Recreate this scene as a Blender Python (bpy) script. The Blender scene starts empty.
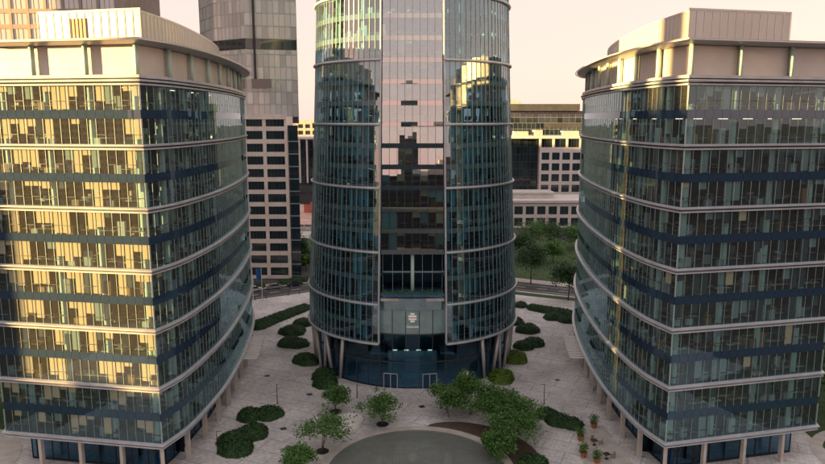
import bpy, math, random
import numpy as np
from mathutils import Vector, Matrix

R_ = math.radians
random.seed(7)
rng = np.random.default_rng(7)
scene = bpy.context.scene
COL = scene.collection

# ------------------------------------------------------------------ camera
H_CAM, F_PX, PITCH = 46.0, 680.0, math.atan(112 / 680)
cam_d = bpy.data.cameras.new('camera')
cam = bpy.data.objects.new('camera', cam_d)
COL.objects.link(cam)
cam.location = (0, 0, H_CAM)
cam.rotation_euler = (math.pi / 2 - PITCH, 0, 0)
cam_d.sensor_width = 36.0
cam_d.lens = 36.0 * F_PX / 825.0
cam_d.clip_start, cam_d.clip_end = 0.5, 9000
scene.camera = cam

# ------------------------------------------------------------------ light
SUN_EL, SUN_A = R_(4.6), R_(14.0)          # low sun, from the left and a little behind the camera
sun_dir = Vector((-math.cos(SUN_A) * math.cos(SUN_EL), -math.sin(SUN_A) * math.cos(SUN_EL), math.sin(SUN_EL)))
world = bpy.data.worlds.new('World')
scene.world = world
world.use_nodes = True
wt = world.node_tree
wt.nodes.clear()
sky = wt.nodes.new('ShaderNodeTexSky')
sky.sky_type = 'NISHITA'
sky.sun_disc = False
sky.sun_elevation = SUN_EL
sky.sun_rotation = math.atan2(sun_dir.x, sun_dir.y)
sky.altitude = 100
sky.air_density = 1.2
sky.dust_density = 0.2
sky.ozone_density = 1.0
tint = wt.nodes.new('ShaderNodeMix')
tint.data_type = 'RGBA'
tint.blend_type = 'MULTIPLY'
tint.inputs[0].default_value = 1.0
tint.inputs[7].default_value = (0.30, 0.125, 0.08, 1)
wb = wt.nodes.new('ShaderNodeBackground')
wb.inputs['Strength'].default_value = 0.09
wo = wt.nodes.new('ShaderNodeOutputWorld')
wt.links.new(sky.outputs[0], tint.inputs[6])
veil = wt.nodes.new('ShaderNodeMix')          # even thin high haze over the whole dome
veil.data_type = 'RGBA'
veil.blend_type = 'ADD'
veil.inputs[0].default_value = 1.0
veil.inputs[7].default_value = (1.22, 1.13, 1.15, 1)
wt.links.new(tint.outputs[2], veil.inputs[6])
wt.links.new(veil.outputs[2], wb.inputs['Color'])
wt.links.new(wb.outputs[0], wo.inputs['Surface'])

sun_d = bpy.data.lights.new('sun', 'SUN')
sun_d.energy = 4.6
sun_d.angle = R_(0.5)
sun_d.color = (1.0, 0.565, 0.19)
sun = bpy.data.objects.new('sun', sun_d)
COL.objects.link(sun)
sun.rotation_euler = sun_dir.to_track_quat('Z', 'Y').to_euler()

vs = scene.view_settings
vs.view_transform = 'Standard'
vs.look = 'None'
vs.gamma = 1.0
vs.use_curve_mapping = False
vs.exposure = 2.75

scene.render.engine = 'CYCLES'
cy = scene.cycles
cy.max_bounces = 8
cy.diffuse_bounces = 3
cy.glossy_bounces = 4
cy.transparent_max_bounces = 20
cy.transmission_bounces = 2
cy.caustics_reflective = False
cy.caustics_refractive = False
cy.sample_clamp_indirect = 4.0
cy.use_denoising = True
try:
    cy.denoiser = 'OPENIMAGEDENOISE'
except Exception:
    pass

# ------------------------------------------------------------------ materials
MATS = {}


def newmat(name):
    m = bpy.data.materials.new(name)
    m.use_nodes = True
    nt = m.node_tree
    nt.nodes.clear()
    out = nt.nodes.new('ShaderNodeOutputMaterial')
    MATS[name] = m
    return m, nt, out


def pbsdf(name, col, rough=0.6, metal=0.0, spec=0.5, var=0.0, scale=1.0, island=0.0, bump=0.0, bscale=8.0, coat=0.0,
          col2=None, emit=None, estr=0.0):
    """Principled surface; var mixes large soft noise in, island varies each loose piece."""
    m, nt, out = newmat(name)
    p = nt.nodes.new('ShaderNodeBsdfPrincipled')
    p.inputs['Base Color'].default_value = (*col, 1)
    p.inputs['Roughness'].default_value = rough
    p.inputs['Metallic'].default_value = metal
    p.inputs['Specular IOR Level'].default_value = spec
    p.inputs['Coat Weight'].default_value = coat
    if emit:
        p.inputs['Emission Color'].default_value = (*emit, 1)
        p.inputs['Emission Strength'].default_value = estr
    geo = nt.nodes.new('ShaderNodeNewGeometry')
    tc = nt.nodes.new('ShaderNodeTexCoord')
    src = None
    if var > 0 or col2:
        nz = nt.nodes.new('ShaderNodeTexNoise')
        nz.inputs['Scale'].default_value = scale
        nz.inputs['Detail'].default_value = 5
        nt.links.new(geo.outputs['Position'], nz.inputs['Vector'])
        ramp = nt.nodes.new('ShaderNodeValToRGB')
        c2 = col2 or tuple(min(1, c * (1 + var)) for c in col)
        c1 = col if col2 else tuple(c * (1 - var) for c in col)
        ramp.color_ramp.elements[0].position = 0.35
        ramp.color_ramp.elements[1].position = 0.65
        ramp.color_ramp.elements[0].color = (*c1, 1)
        ramp.color_ramp.elements[1].color = (*c2, 1)
        nt.links.new(nz.outputs[0], ramp.inputs[0])
        src = ramp.outputs[0]
    if island > 0:
        mr = nt.nodes.new('ShaderNodeMapRange')
        mr.inputs['To Min'].default_value = 1 - island
        mr.inputs['To Max'].default_value = 1 + island
        nt.links.new(geo.outputs['Random Per Island'], mr.inputs['Value'])
        mx = nt.nodes.new('ShaderNodeMix')
        mx.data_type = 'RGBA'
        mx.blend_type = 'MULTIPLY'
        mx.inputs[0].default_value = 1
        if src:
            nt.links.new(src, mx.inputs[6])
        else:
            mx.inputs[6].default_value = (*col, 1)
        nt.links.new(mr.outputs[0], mx.inputs[7])
        src = mx.outputs[2]
    if src:
        nt.links.new(src, p.inputs['Base Color'])
    if bump > 0:
        nb = nt.nodes.new('ShaderNodeTexNoise')
        nb.inputs['Scale'].default_value = bscale
        nb.inputs['Detail'].default_value = 4
        nt.links.new(geo.outputs['Position'], nb.inputs['Vector'])
        bp = nt.nodes.new('ShaderNodeBump')
        bp.inputs['Strength'].default_value = bump
        bp.inputs['Distance'].default_value = 0.05
        nt.links.new(nb.outputs[0], bp.inputs['Height'])
        nt.links.new(bp.outputs[0], p.inputs['Normal'])
    nt.links.new(p.outputs[0], out.inputs[0])
    return m


def glassmat(name, tintc, f0=0.1, power=4.0, gcol=(0.9, 0.95, 1.0), haze=0.0, opaque=False):
    """coated architectural glazing: mirror part that grows to grazing over tinted see-through"""
    m, nt, out = newmat(name)
    lw = nt.nodes.new('ShaderNodeLayerWeight')
    lw.inputs['Blend'].default_value = 0.5
    pw = nt.nodes.new('ShaderNodeMath'); pw.operation = 'POWER'
    pw.inputs[1].default_value = power
    nt.links.new(lw.outputs['Facing'], pw.inputs[0])
    ma = nt.nodes.new('ShaderNodeMath'); ma.operation = 'MULTIPLY_ADD'
    ma.inputs[1].default_value = 1 - f0
    ma.inputs[2].default_value = f0
    nt.links.new(pw.outputs[0], ma.inputs[0])
    tr = nt.nodes.new('ShaderNodeBsdfDiffuse' if opaque else 'ShaderNodeBsdfTransparent')
    tr.inputs[0].default_value = (*tintc, 1)
    gl = nt.nodes.new('ShaderNodeBsdfGlossy')
    gl.inputs['Color'].default_value = (*gcol, 1)
    gl.inputs['Roughness'].default_value = 0.0
    mx = nt.nodes.new('ShaderNodeMixShader')
    nt.links.new(ma.outputs[0], mx.inputs[0])
    nt.links.new(gl.outputs[0], mx.inputs[2])
    if haze > 0:      # dust film on the pane
        df = nt.nodes.new('ShaderNodeBsdfDiffuse')
        df.inputs[0].default_value = (0.7, 0.68, 0.62, 1)
        m2 = nt.nodes.new('ShaderNodeMixShader')
        m2.inputs[0].default_value = haze
        nt.links.new(tr.outputs[0], m2.inputs[1])
        nt.links.new(df.outputs[0], m2.inputs[2])
        nt.links.new(m2.outputs[0], mx.inputs[1])
    else:
        nt.links.new(tr.outputs[0], mx.inputs[1])
    nt.links.new(mx.outputs[0], out.inputs[0])
    return m


def leafmat(name, dark, light):
    m, nt, out = newmat(name)
    geo = nt.nodes.new('ShaderNodeNewGeometry')
    ramp = nt.nodes.new('ShaderNodeValToRGB')
    ramp.color_ramp.elements[0].color = (*dark, 1)
    ramp.color_ramp.elements[1].color = (*light, 1)
    nz = nt.nodes.new('ShaderNodeTexNoise')
    nz.inputs['Scale'].default_value = 0.9
    nt.links.new(geo.outputs['Position'], nz.inputs['Vector'])
    ad = nt.nodes.new('ShaderNodeMath'); ad.operation = 'MULTIPLY_ADD'
    ad.inputs[1].default_value = 0.6
    nt.links.new(geo.outputs['Random Per Island'], ad.inputs[0])
    sb = nt.nodes.new('ShaderNodeMath'); sb.operation = 'MULTIPLY_ADD'
    sb.inputs[1].default_value = 1.2
    sb.inputs[2].default_value = -0.4
    nt.links.new(nz.outputs[0], sb.inputs[0])
    nt.links.new(sb.outputs[0], ad.inputs[2])
    nt.links.new(ad.outputs[0], ramp.inputs[0])
    p = nt.nodes.new('ShaderNodeBsdfPrincipled')
    p.inputs['Roughness'].default_value = 0.55
    p.inputs['Specular IOR Level'].default_value = 0.3
    nt.links.new(ramp.outputs[0], p.inputs['Base Color'])
    tl = nt.nodes.new('ShaderNodeBsdfTranslucent')
    nt.links.new(ramp.outputs[0], tl.inputs[0])
    mx = nt.nodes.new('ShaderNodeMixShader')
    mx.inputs[0].default_value = 0.25
    nt.links.new(p.outputs[0], mx.inputs[1])
    nt.links.new(tl.outputs[0], mx.inputs[2])
    nt.links.new(mx.outputs[0], out.inputs[0])
    return m


GL_SIDE = glassmat('office_glass', (0.79, 0.865, 0.885), f0=0.065, power=5.0, gcol=(0.58, 0.86, 0.96), haze=0.028)
GL_TOWER = glassmat('tower_glass', (0.64, 0.82, 0.90), f0=0.18, power=4.6, gcol=(0.84, 0.93, 0.97), haze=0.006)
GL_BAY = glassmat('bay_glass', (0.74, 0.88, 0.91), f0=0.32, power=4.5, gcol=(0.95, 0.95, 0.97))
GL_LOBBY = glassmat('lobby_glass', (0.50, 0.70, 0.82), f0=0.06, power=5.0, gcol=(0.55, 0.78, 0.95))
GL_FAR = glassmat('far_glass', (0.5, 0.62, 0.66), f0=0.24, power=3.5)
SPANDREL = glassmat('spandrel_glass', (0.026, 0.048, 0.085), f0=0.10, power=5.0, gcol=(0.58, 0.86, 0.96), opaque=True)
SPANDREL_T = glassmat('tower_spandrel', (0.060, 0.135, 0.155), f0=0.22, power=4.6, gcol=(0.80, 0.92, 0.98), opaque=True)
SPANDREL_B = glassmat('bay_spandrel_glass', (0.030, 0.075, 0.095), f0=0.47, power=4.5, gcol=(0.95, 0.95, 0.97), opaque=True)
ALU = pbsdf('brushed_aluminium', (0.55, 0.54, 0.53), rough=0.35, metal=0.25)
MULL = pbsdf('mullion_metal', (0.33, 0.46, 0.45), rough=0.4, metal=0.3)
MULL_D = pbsdf('dark_mullion', (0.05, 0.06, 0.065), rough=0.4)
BAND = pbsdf('pale_cornice_metal', (0.54, 0.565, 0.60), rough=0.38, metal=0.15, var=0.10, scale=0.6)
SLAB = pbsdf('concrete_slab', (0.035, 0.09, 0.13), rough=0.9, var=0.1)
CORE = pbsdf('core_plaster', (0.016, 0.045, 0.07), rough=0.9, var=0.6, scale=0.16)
COLUMN = pbsdf('white_column', (0.46, 0.64, 0.58), rough=0.6)
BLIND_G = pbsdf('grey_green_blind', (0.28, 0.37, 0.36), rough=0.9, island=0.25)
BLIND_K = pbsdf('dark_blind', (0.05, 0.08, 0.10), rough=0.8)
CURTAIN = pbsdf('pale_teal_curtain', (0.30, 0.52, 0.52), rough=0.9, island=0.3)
BLIND = pbsdf('sun_gold_blind', (0.93, 0.66, 0.40), rough=0.9, island=0.15)  # gold of the low sun is put into the cloth colour
F_DARK = pbsdf('office_dark', (0.03, 0.03, 0.035), rough=0.5)
F_PALE = pbsdf('office_pale', (0.34, 0.42, 0.41), rough=0.6, island=0.3)
F_WARM = pbsdf('office_wood', (0.24, 0.15, 0.08), rough=0.5, island=0.4)
LAMP = pbsdf('ceiling_lamp_light', (0.9, 0.8, 0.6), emit=(1.0, 0.78, 0.48), estr=0.8)
LAMP_T = pbsdf('bay_lamp_light', (0.9, 0.8, 0.6), emit=(1.0, 0.80, 0.55), estr=0.35)
CLAD = pbsdf('cladding_metal', (0.60, 0.57, 0.53), rough=0.5, metal=0.1, var=0.06, scale=0.3)
EAVE = pbsdf('eave_metal', (0.36, 0.37, 0.40), rough=0.4, metal=0.3)
DARKM = pbsdf('dark_metal', (0.035, 0.037, 0.04), rough=0.45, metal=0.4)
CONC = pbsdf('pale_concrete', (0.50, 0.47, 0.43), rough=0.85, var=0.12, scale=0.7)
STONE = pbsdf('cream_stone', (0.80, 0.73, 0.67), rough=0.8, var=0.08, scale=0.5)
WHITEW = pbsdf('white_render', (0.64, 0.60, 0.58), rough=0.8, var=0.06, scale=0.3)
ROOFD = pbsdf('dark_roof', (0.06, 0.07, 0.08), rough=0.7, var=0.2, scale=0.2)
DGLASS = pbsdf('dark_window_glass', (0.02, 0.035, 0.045), rough=0.05, spec=0.8, coat=0.4, island=0.5)
PGLASS = pbsdf('pale_reflective_glass', (0.50, 0.51, 0.51), rough=0.18, spec=0.8, metal=0.1, coat=0.2, island=0.22)
ASPH = pbsdf('asphalt', (0.055, 0.055, 0.06), rough=0.85, var=0.25, scale=0.35, bump=0.2, bscale=20)
PAINT = pbsdf('road_paint', (0.72, 0.72, 0.70), rough=0.7)
GRASS = pbsdf('grass_turf', (0.035, 0.075, 0.018), rough=0.95, var=0.4, scale=0.8, bump=0.8, bscale=6)
SOIL = pbsdf('bark_mulch', (0.10, 0.07, 0.05), rough=0.95, var=0.3, scale=2.5, bump=0.8, bscale=6)
MATTE_D = pbsdf('dark_slate_wall', (0.030, 0.048, 0.055), rough=0.9)
MATTE_K = pbsdf('dark_matte_window', (0.012, 0.02, 0.024), rough=0.7)
BARK = pbsdf('bark', (0.09, 0.065, 0.045), rough=0.9, var=0.3, scale=5)
LEAF_D = leafmat('leaf_dark', (0.016, 0.055, 0.022), (0.07, 0.15, 0.05))
LEAF_M = leafmat('leaf_mid', (0.035, 0.11, 0.030), (0.15, 0.30, 0.07))
LEAF_L = leafmat('leaf_light', (0.06, 0.13, 0.02), (0.20, 0.32, 0.05))
TERRA = pbsdf('terracotta', (0.36, 0.12, 0.06), rough=0.8, var=0.15, scale=4)
WHITE = pbsdf('white_paint', (0.80, 0.79, 0.76), rough=0.5)
ORANGE = pbsdf('orange_red_paint', (0.70, 0.16, 0.04), rough=0.5)
BLUE = pbsdf('blue_fabric', (0.03, 0.16, 0.42), rough=0.8)
REDW = pbsdf('red_render', (0.50, 0.16, 0.13), rough=0.85, var=0.2, scale=0.3)
PINKG = pbsdf('pink_gravel', (0.55, 0.36, 0.30), rough=0.95, var=0.3, scale=0.15)
CARW = pbsdf('white_car_paint', (0.62, 0.63, 0.64), rough=0.25, coat=0.6)
CARS = pbsdf('silver_car_paint', (0.40, 0.41, 0.42), rough=0.3, metal=0.5, coat=0.6)
CARK = pbsdf('black_car_paint', (0.015, 0.017, 0.02), rough=0.25, coat=0.8)
RUBBER = pbsdf('rubber', (0.02, 0.02, 0.02), rough=0.8)
REDL = pbsdf('tail_light_red', (0.35, 0.02, 0.02), rough=0.3)


def water_mat():
    m, nt, out = newmat('shallow_water')
    p = nt.nodes.new('ShaderNodeBsdfPrincipled')
    p.inputs['Base Color'].default_value = (0.10, 0.115, 0.11, 1)
    p.inputs['Roughness'].default_value = 0.04
    geo = nt.nodes.new('ShaderNodeNewGeometry')
    n = nt.nodes.new('ShaderNodeTexNoise')
    n.inputs['Scale'].default_value = 1.4
    nt.links.new(geo.outputs['Position'], n.inputs['Vector'])
    br = nt.nodes.new('ShaderNodeTexBrick')
    br.inputs['Scale'].default_value = 0.55
    br.inputs['Color1'].default_value = (0.17, 0.19, 0.175, 1)
    br.inputs['Color2'].default_value = (0.20, 0.215, 0.195, 1)
    br.inputs['Mortar'].default_value = (0.11, 0.125, 0.12, 1)
    br.inputs['Mortar Size'].default_value = 0.012
    nt.links.new(geo.outputs['Position'], br.inputs['Vector'])
    nt.links.new(br.outputs[0], p.inputs['Base Color'])
    b = nt.nodes.new('ShaderNodeBump')
    b.inputs['Strength'].default_value = 0.08
    b.inputs['Distance'].default_value = 0.03
    nt.links.new(n.outputs[0], b.inputs['Height'])
    nt.links.new(b.outputs[0], p.inputs['Normal'])
    nt.links.new(p.outputs[0], out.inputs[0])
    return m


def paving_mat():
    m, nt, out = newmat('plaza_paving')
    geo = nt.nodes.new('ShaderNodeNewGeometry')
    p = nt.nodes.new('ShaderNodeBsdfPrincipled')
    p.inputs['Roughness'].default_value = 0.75
    p.inputs['Specular IOR Level'].default_value = 0.3
    br = nt.nodes.new('ShaderNodeTexBrick')
    br.inputs['Scale'].default_value = 0.42
    br.inputs['Color1'].default_value = (0.77, 0.76, 0.75, 1)
    br.inputs['Color2'].default_value = (0.715, 0.70, 0.695, 1)
    br.inputs['Mortar'].default_value = (0.46, 0.43, 0.42, 1)
    br.inputs['Mortar Size'].default_value = 0.012
    br.inputs['Bias'].default_value = -0.1
    mp = nt.nodes.new('ShaderNodeMapping')
    mp.inputs['Rotation'].default_value = (0, 0, R_(24))
    nt.links.new(geo.outputs['Position'], mp.inputs[0])
    nt.links.new(mp.outputs[0], br.inputs['Vector'])
    # big stains and wear
    n1 = nt.nodes.new('ShaderNodeTexNoise')
    n1.inputs['Scale'].default_value = 0.11
    n1.inputs['Detail'].default_value = 7
    n1.inputs['Roughness'].default_value = 0.62
    nt.links.new(geo.outputs['Position'], n1.inputs['Vector'])
    r1 = nt.nodes.new('ShaderNodeMapRange')
    r1.inputs['From Min'].default_value = 0.33
    r1.inputs['From Max'].default_value = 0.62
    r1.inputs['To Min'].default_value = 0.66
    r1.inputs['To Max'].default_value = 1.06
    nt.links.new(n1.outputs[0], r1.inputs[0])
    n2 = nt.nodes.new('ShaderNodeTexNoise')
    n2.inputs['Scale'].default_value = 1.3
    n2.inputs['Detail'].default_value = 6
    nt.links.new(geo.outputs['Position'], n2.inputs['Vector'])
    r2 = nt.nodes.new('ShaderNodeMapRange')
    r2.inputs['From Min'].default_value = 0.3
    r2.inputs['From Max'].default_value = 0.7
    r2.inputs['To Min'].default_value = 0.82
    r2.inputs['To Max'].default_value = 1.12
    nt.links.new(n2.outputs[0], r2.inputs[0])
    # wide course lines of the paving pattern
    v = nt.nodes.new('ShaderNodeTexBrick')
    v.inputs['Scale'].default_value = 0.075
    v.inputs['Color1'].default_value = (1.0, 1.0, 1.0, 1)
    v.inputs['Color2'].default_value = (0.93, 0.93, 0.93, 1)
    v.inputs['Mortar'].default_value = (0.70, 0.70, 0.70, 1)
    v.inputs['Mortar Size'].default_value = 0.008
    nt.links.new(mp.outputs[0], v.inputs['Vector'])
    r3 = v
    last = br.outputs[0]
    for s in (r1, r2, r3):
        mx = nt.nodes.new('ShaderNodeMix')
        mx.data_type = 'RGBA'
        mx.blend_type = 'MULTIPLY'
        mx.inputs[0].default_value = 1
        nt.links.new(last, mx.inputs[6])
        nt.links.new(s.outputs[0], mx.inputs[7])
        last = mx.outputs[2]
    nt.links.new(last, p.inputs['Base Color'])
    nt.links.new(p.outputs[0], out.inputs[0])
    return m


def city_ground_mat():
    m, nt, out = newmat('city_ground')
    geo = nt.nodes.new('ShaderNodeNewGeometry')
    n = nt.nodes.new('ShaderNodeTexNoise')
    n.inputs['Scale'].default_value = 0.02
    n.inputs['Detail'].default_value = 6
    nt.links.new(geo.outputs['Position'], n.inputs['Vector'])
    r = nt.nodes.new('ShaderNodeValToRGB')
    r.color_ramp.elements[0].position = 0.42
    r.color_ramp.elements[1].position = 0.58
    r.color_ramp.elements[0].color = (0.015, 0.03, 0.016, 1)
    r.color_ramp.elements[1].color = (0.07, 0.066, 0.062, 1)
    nt.links.new(n.outputs[0], r.inputs[0])
    p = nt.nodes.new('ShaderNodeBsdfPrincipled')
    p.inputs['Roughness'].default_value = 0.9
    nt.links.new(r.outputs[0], p.inputs['Base Color'])
    nt.links.new(p.outputs[0], out.inputs[0])
    return m


WATER = water_mat()
PAVING = paving_mat()
CITYG = city_ground_mat()

# ------------------------------------------------------------------ mesh helpers
ORIGIN = {}


def V3(p):
    return np.array(p, dtype=float)


class MB:
    def __init__(self):
        self.v, self.f = [], []

    def add(self, verts, faces):
        o = len(self.v)
        self.v.extend([tuple(map(float, p)) for p in verts])
        self.f.extend([tuple(i + o for i in f) for f in faces])

    def obox(self, c, ex, ey, ez):
        c, ex, ey, ez = V3(c), V3(ex), V3(ey), V3(ez)
        vs_ = [c + sx * ex + sy * ey + sz * ez for sz in (-1, 1) for sy in (-1, 1) for sx in (-1, 1)]
        self.add(vs_, [(0, 2, 3, 1), (4, 5, 7, 6), (0, 1, 5, 4), (2, 6, 7, 3), (0, 4, 6, 2), (1, 3, 7, 5)])

    def box(self, x0, x1, y0, y1, z0, z1, rot=0.0):
        c = ((x0 + x1) / 2, (y0 + y1) / 2, (z0 + z1) / 2)
        ca, sa = math.cos(rot), math.sin(rot)
        hx, hy = (x1 - x0) / 2, (y1 - y0) / 2
        self.obox(c, (hx * ca, hx * sa, 0), (-hy * sa, hy * ca, 0), (0, 0, (z1 - z0) / 2))

    def rbox(self, cx, cy, z0, z1, lx, ly, rot=0.0):
        self.box(cx - lx / 2, cx + lx / 2, cy - ly / 2, cy + ly / 2, z0, z1, rot)

    def wall(self, a, b, z0, z1, t=0.1, off=0.0):
        """upright plate from a to b (plan points), thickness t, shifted off to the left of a->b"""
        a, b = V3(a), V3(b)
        d = b - a
        L = math.hypot(*d)
        d = d / L
        n = np.array([-d[1], d[0]])
        m_ = (a + b) / 2 + n * off
        self.obox((m_[0], m_[1], (z0 + z1) / 2), (d[0] * L / 2, d[1] * L / 2, 0), (n[0] * t / 2, n[1] * t / 2, 0), (0, 0, (z1 - z0) / 2))

    def prism(self, poly, z0, z1):
        n = len(poly)
        vs_ = [(p[0], p[1], z0) for p in poly] + [(p[0], p[1], z1) for p in poly]
        fs = [tuple(range(n))[::-1], tuple(range(n, 2 * n))]
        fs += [(i, (i + 1) % n, n + (i + 1) % n, n + i) for i in range(n)]
        self.add(vs_, fs)

    def sheet(self, poly, z):
        self.add([(p[0], p[1], z) for p in poly], [tuple(range(len(poly)))])

    def tube(self, p0, p1, r0, r1=None, n=8, caps=True):
        r1 = r0 if r1 is None else r1
        p0, p1 = V3(p0), V3(p1)
        d = p1 - p0
        d = d / (np.linalg.norm(d) + 1e-9)
        a = np.cross(d, (0, 0, 1.0)) if abs(d[2]) < 0.95 else np.cross(d, (1.0, 0, 0))
        a /= np.linalg.norm(a)
        b = np.cross(d, a)
        vs_ = []
        for p, r in ((p0, r0), (p1, r1)):
            for k in range(n):
                t = 2 * math.pi * k / n
                vs_.append(p + r * (math.cos(t) * a + math.sin(t) * b))
        fs = [(k, (k + 1) % n, n + (k + 1) % n, n + k) for k in range(n)]
        if caps:
            fs += [tuple(range(n))[::-1], tuple(range(n, 2 * n))]
        self.add(vs_, fs)

    def lathe(self, c, prof, n=14):
        vs_ = []
        for r, z in prof:
            for k in range(n):
                t = 2 * math.pi * k / n
                vs_.append((c[0] + r * math.cos(t), c[1] + r * math.sin(t), c[2] + z))
        fs = []
        for j in range(len(prof) - 1):
            for k in range(n):
                fs.append((j * n + k, j * n + (k + 1) % n, (j + 1) * n + (k + 1) % n, (j + 1) * n + k))
        fs += [tuple(range(n))[::-1], tuple(range((len(prof) - 1) * n, len(prof) * n))]
        self.add(vs_, fs)

    def sweep(self, rails, closed=True, closedprof=True):
        """rails: list over profile points of lists of 3D points along the path"""
        m_, n = len(rails), len(rails[0])
        vs_ = [p for r in rails for p in r]
        fs = []
        for j in range(m_ if closedprof else m_ - 1):
            j2 = (j + 1) % m_
            for i in range(n if closed else n - 1):
                i2 = (i + 1) % n
                fs.append((j * n + i, j * n + i2, j2 * n + i2, j2 * n + i))
        self.add(vs_, fs)

    def mesh(self, name, mat, o=(0, 0, 0), smooth=False):
        me = bpy.data.meshes.new(name)
        v = np.array(self.v, dtype=float) - np.array(o)
        me.from_pydata(v.tolist(), [], self.f)
        if mat:
            me.materials.append(mat)
        if smooth:
            me.polygons.foreach_set('use_smooth', [True] * len(me.polygons))
        return me

    def build(self, name, mat, parent=None, smooth=False, kind=None, label=None):
        o = ORIGIN.get(parent, (0, 0, 0)) if parent else (0, 0, 0)
        return link(name, self.mesh(name, mat, o, smooth), parent, kind=kind, label=label, org=o)


def link(name, me, parent=None, loc=(0, 0, 0), rot=(0, 0, 0), kind=None, label=None, org=None):
    ob = bpy.data.objects.new(name, me)
    COL.objects.link(ob)
    ob.parent = parent
    ob.location = loc
    ob.rotation_euler = rot
    if kind:
        ob['kind'] = kind
    if label:
        ob['label'] = label
    ORIGIN[ob] = org if org is not None else (ORIGIN.get(parent, (0, 0, 0)) if parent else (0, 0, 0))
    return ob


def tag(o, label, cat, group=None):
    o['label'] = label
    o['category'] = cat
    if group:
        o['group'] = group
    return o


def thing(name, label, cat, loc, group=None):
    e = bpy.data.objects.new(name, None)
    COL.objects.link(e)
    e.location = loc
    e.empty_display_size = 0.5
    ORIGIN[e] = tuple(loc)
    return tag(e, label, cat, group)


def struct(o):
    o['kind'] = 'structure'
    return o


def cat_rom(pts, sub=16):
    P = [V3(p) for p in pts]
    P = [2 * P[0] - P[1]] + P + [2 * P[-1] - P[-2]]
    out = []
    for i in range(1, len(P) - 2):
        for k in range(sub):
            t = k / sub
            out.append(0.5 * ((2 * P[i]) + (-P[i - 1] + P[i + 1]) * t + (2 * P[i - 1] - 5 * P[i] + 4 * P[i + 1] - P[i + 2]) * t ** 2
                              + (-P[i - 1] + 3 * P[i] - 3 * P[i + 1] + P[i + 2]) * t ** 3))
    out.append(P[-2])
    return out


def resample(pts, step):
    pts = [V3(p) for p in pts]
    d = [0.0]
    for a, b in zip(pts, pts[1:]):
        d.append(d[-1] + float(np.linalg.norm(b - a)))
    n = max(1, round(d[-1] / step))
    out = []
    xs = np.array(pts)
    for k in range(n + 1):
        s = d[-1] * k / n
        out.append(np.array([np.interp(s, d, xs[:, 0]), np.interp(s, d, xs[:, 1])]))
    return out


def offset(path, dist, closed=True):
    """move a path outwards (to the left of its direction) with mitred corners"""
    n = len(path)
    out = []
    for i in range(n):
        a, b, c = path[(i - 1) % n], path[i], path[(i + 1) % n]
        if not closed and i == 0:
            a = 2 * V3(b) - V3(c)
        if not closed and i == n - 1:
            c = 2 * V3(b) - V3(a)
        d1, d2 = V3(b) - V3(a), V3(c) - V3(b)
        d1 /= np.linalg.norm(d1); d2 /= np.linalg.norm(d2)
        n1, n2 = np.array([-d1[1], d1[0]]), np.array([-d2[1], d2[0]])
        m_ = n1 + n2
        m_ /= np.linalg.norm(m_)
        out.append(V3(b) + m_ * dist / max(0.4, float(m_ @ n1)))
    return out


def at_z(path, z):
    return [(p[0], p[1], z) for p in path]


def box_mesh(name, w, t, h, mat):
    """plate, width w along x, thickness t along y, standing on z = 0"""
    b = MB()
    b.box(-w / 2, w / 2, -t / 2, t / 2, 0, h)
    return b.mesh(name, mat)


CACHE = {}


def plate(name, w, t, h, mat):
    k = (name, round(w, 3), round(t, 3), round(h, 3), mat.name)
    if k not in CACHE:
        CACHE[k] = box_mesh(name, w, t, h, mat)
    return CACHE[k]


def jplate(mb, a, b, z0, z1, t, off, sig):
    """a plate between plan points a and b with a tiny random tilt, added to a joined mesh"""
    a, b = V3(a), V3(b)
    d = b - a
    L = math.hypot(*d)
    d /= L
    n = np.array([-d[1], d[0]])
    jx, jz = random.gauss(0, sig), random.gauss(0, sig)
    c = (a + b) / 2 + n * off
    ex = np.array([d[0], d[1], 0]) * (L / 2) + np.array([n[0], n[1], 0]) * jx * L / 2
    ez = np.array([0, 0, (z1 - z0) / 2]) + np.array([n[0], n[1], 0]) * jz * (z1 - z0) / 2
    mb.obox((c[0], c[1], (z0 + z1) / 2), ex, (n[0] * t / 2, n[1] * t / 2, 0), ez)


# ------------------------------------------------------------------ ground
def circle(cx, cy, r, n=64, a0=0, a1=360):
    full = abs(a1 - a0 - 360) < 1e-6
    return [(cx + r * math.cos(R_(a0 + (a1 - a0) * k / (n if full else n - 1))),
             cy + r * math.sin(R_(a0 + (a1 - a0) * k / (n if full else n - 1)))) for k in range(n)]


b = MB(); b.sheet([(-4000, -4000), (4000, -4000), (4000, 6000), (-4000, 6000)], -0.16)
struct(b.build('ground', CITYG))
ROAD = resample(cat_rom([(-150, 120), (-90, 150), (-60, 166), (-37, 179.5), (-22, 188), (0, 193), (20, 190), (34.5, 183.5), (55, 174), (90, 156), (150, 126)]), 3.0)
near_edge = offset(ROAD, -5.0, False)
far_edge = offset(ROAD, 5.0, False)
b = MB(); b.sweep([at_z(near_edge, -0.12), at_z(far_edge, -0.12)], False, False)
struct(b.build('road', ASPH))
b = MB()
for i in range(2, len(ROAD) - 2, 2):
    jplate(b, ROAD[i], ROAD[i] + (ROAD[i + 1] - ROAD[i]) * 0.9, -0.118, -0.113, 0.22, 0, 0)
for side in (3.1, -3.1):
    p = offset(ROAD, side, False)
    b.sweep([at_z(offset(p, 0.08, False), -0.115), at_z(offset(p, -0.08, False), -0.115)], False, False)
mk = b.build('road_marking', PAINT); struct(mk)
for nm, e0, e1 in (('near_kerb', near_edge, offset(ROAD, -5.3, False)), ('far_kerb', far_edge, offset(ROAD, 5.3, False))):
    b = MB(); b.sweep([at_z(e0, -0.16), at_z(e0, 0.02), at_z(e1, 0.02), at_z(e1, -0.16)], False)
    struct(b.build('kerb', CONC))
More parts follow.
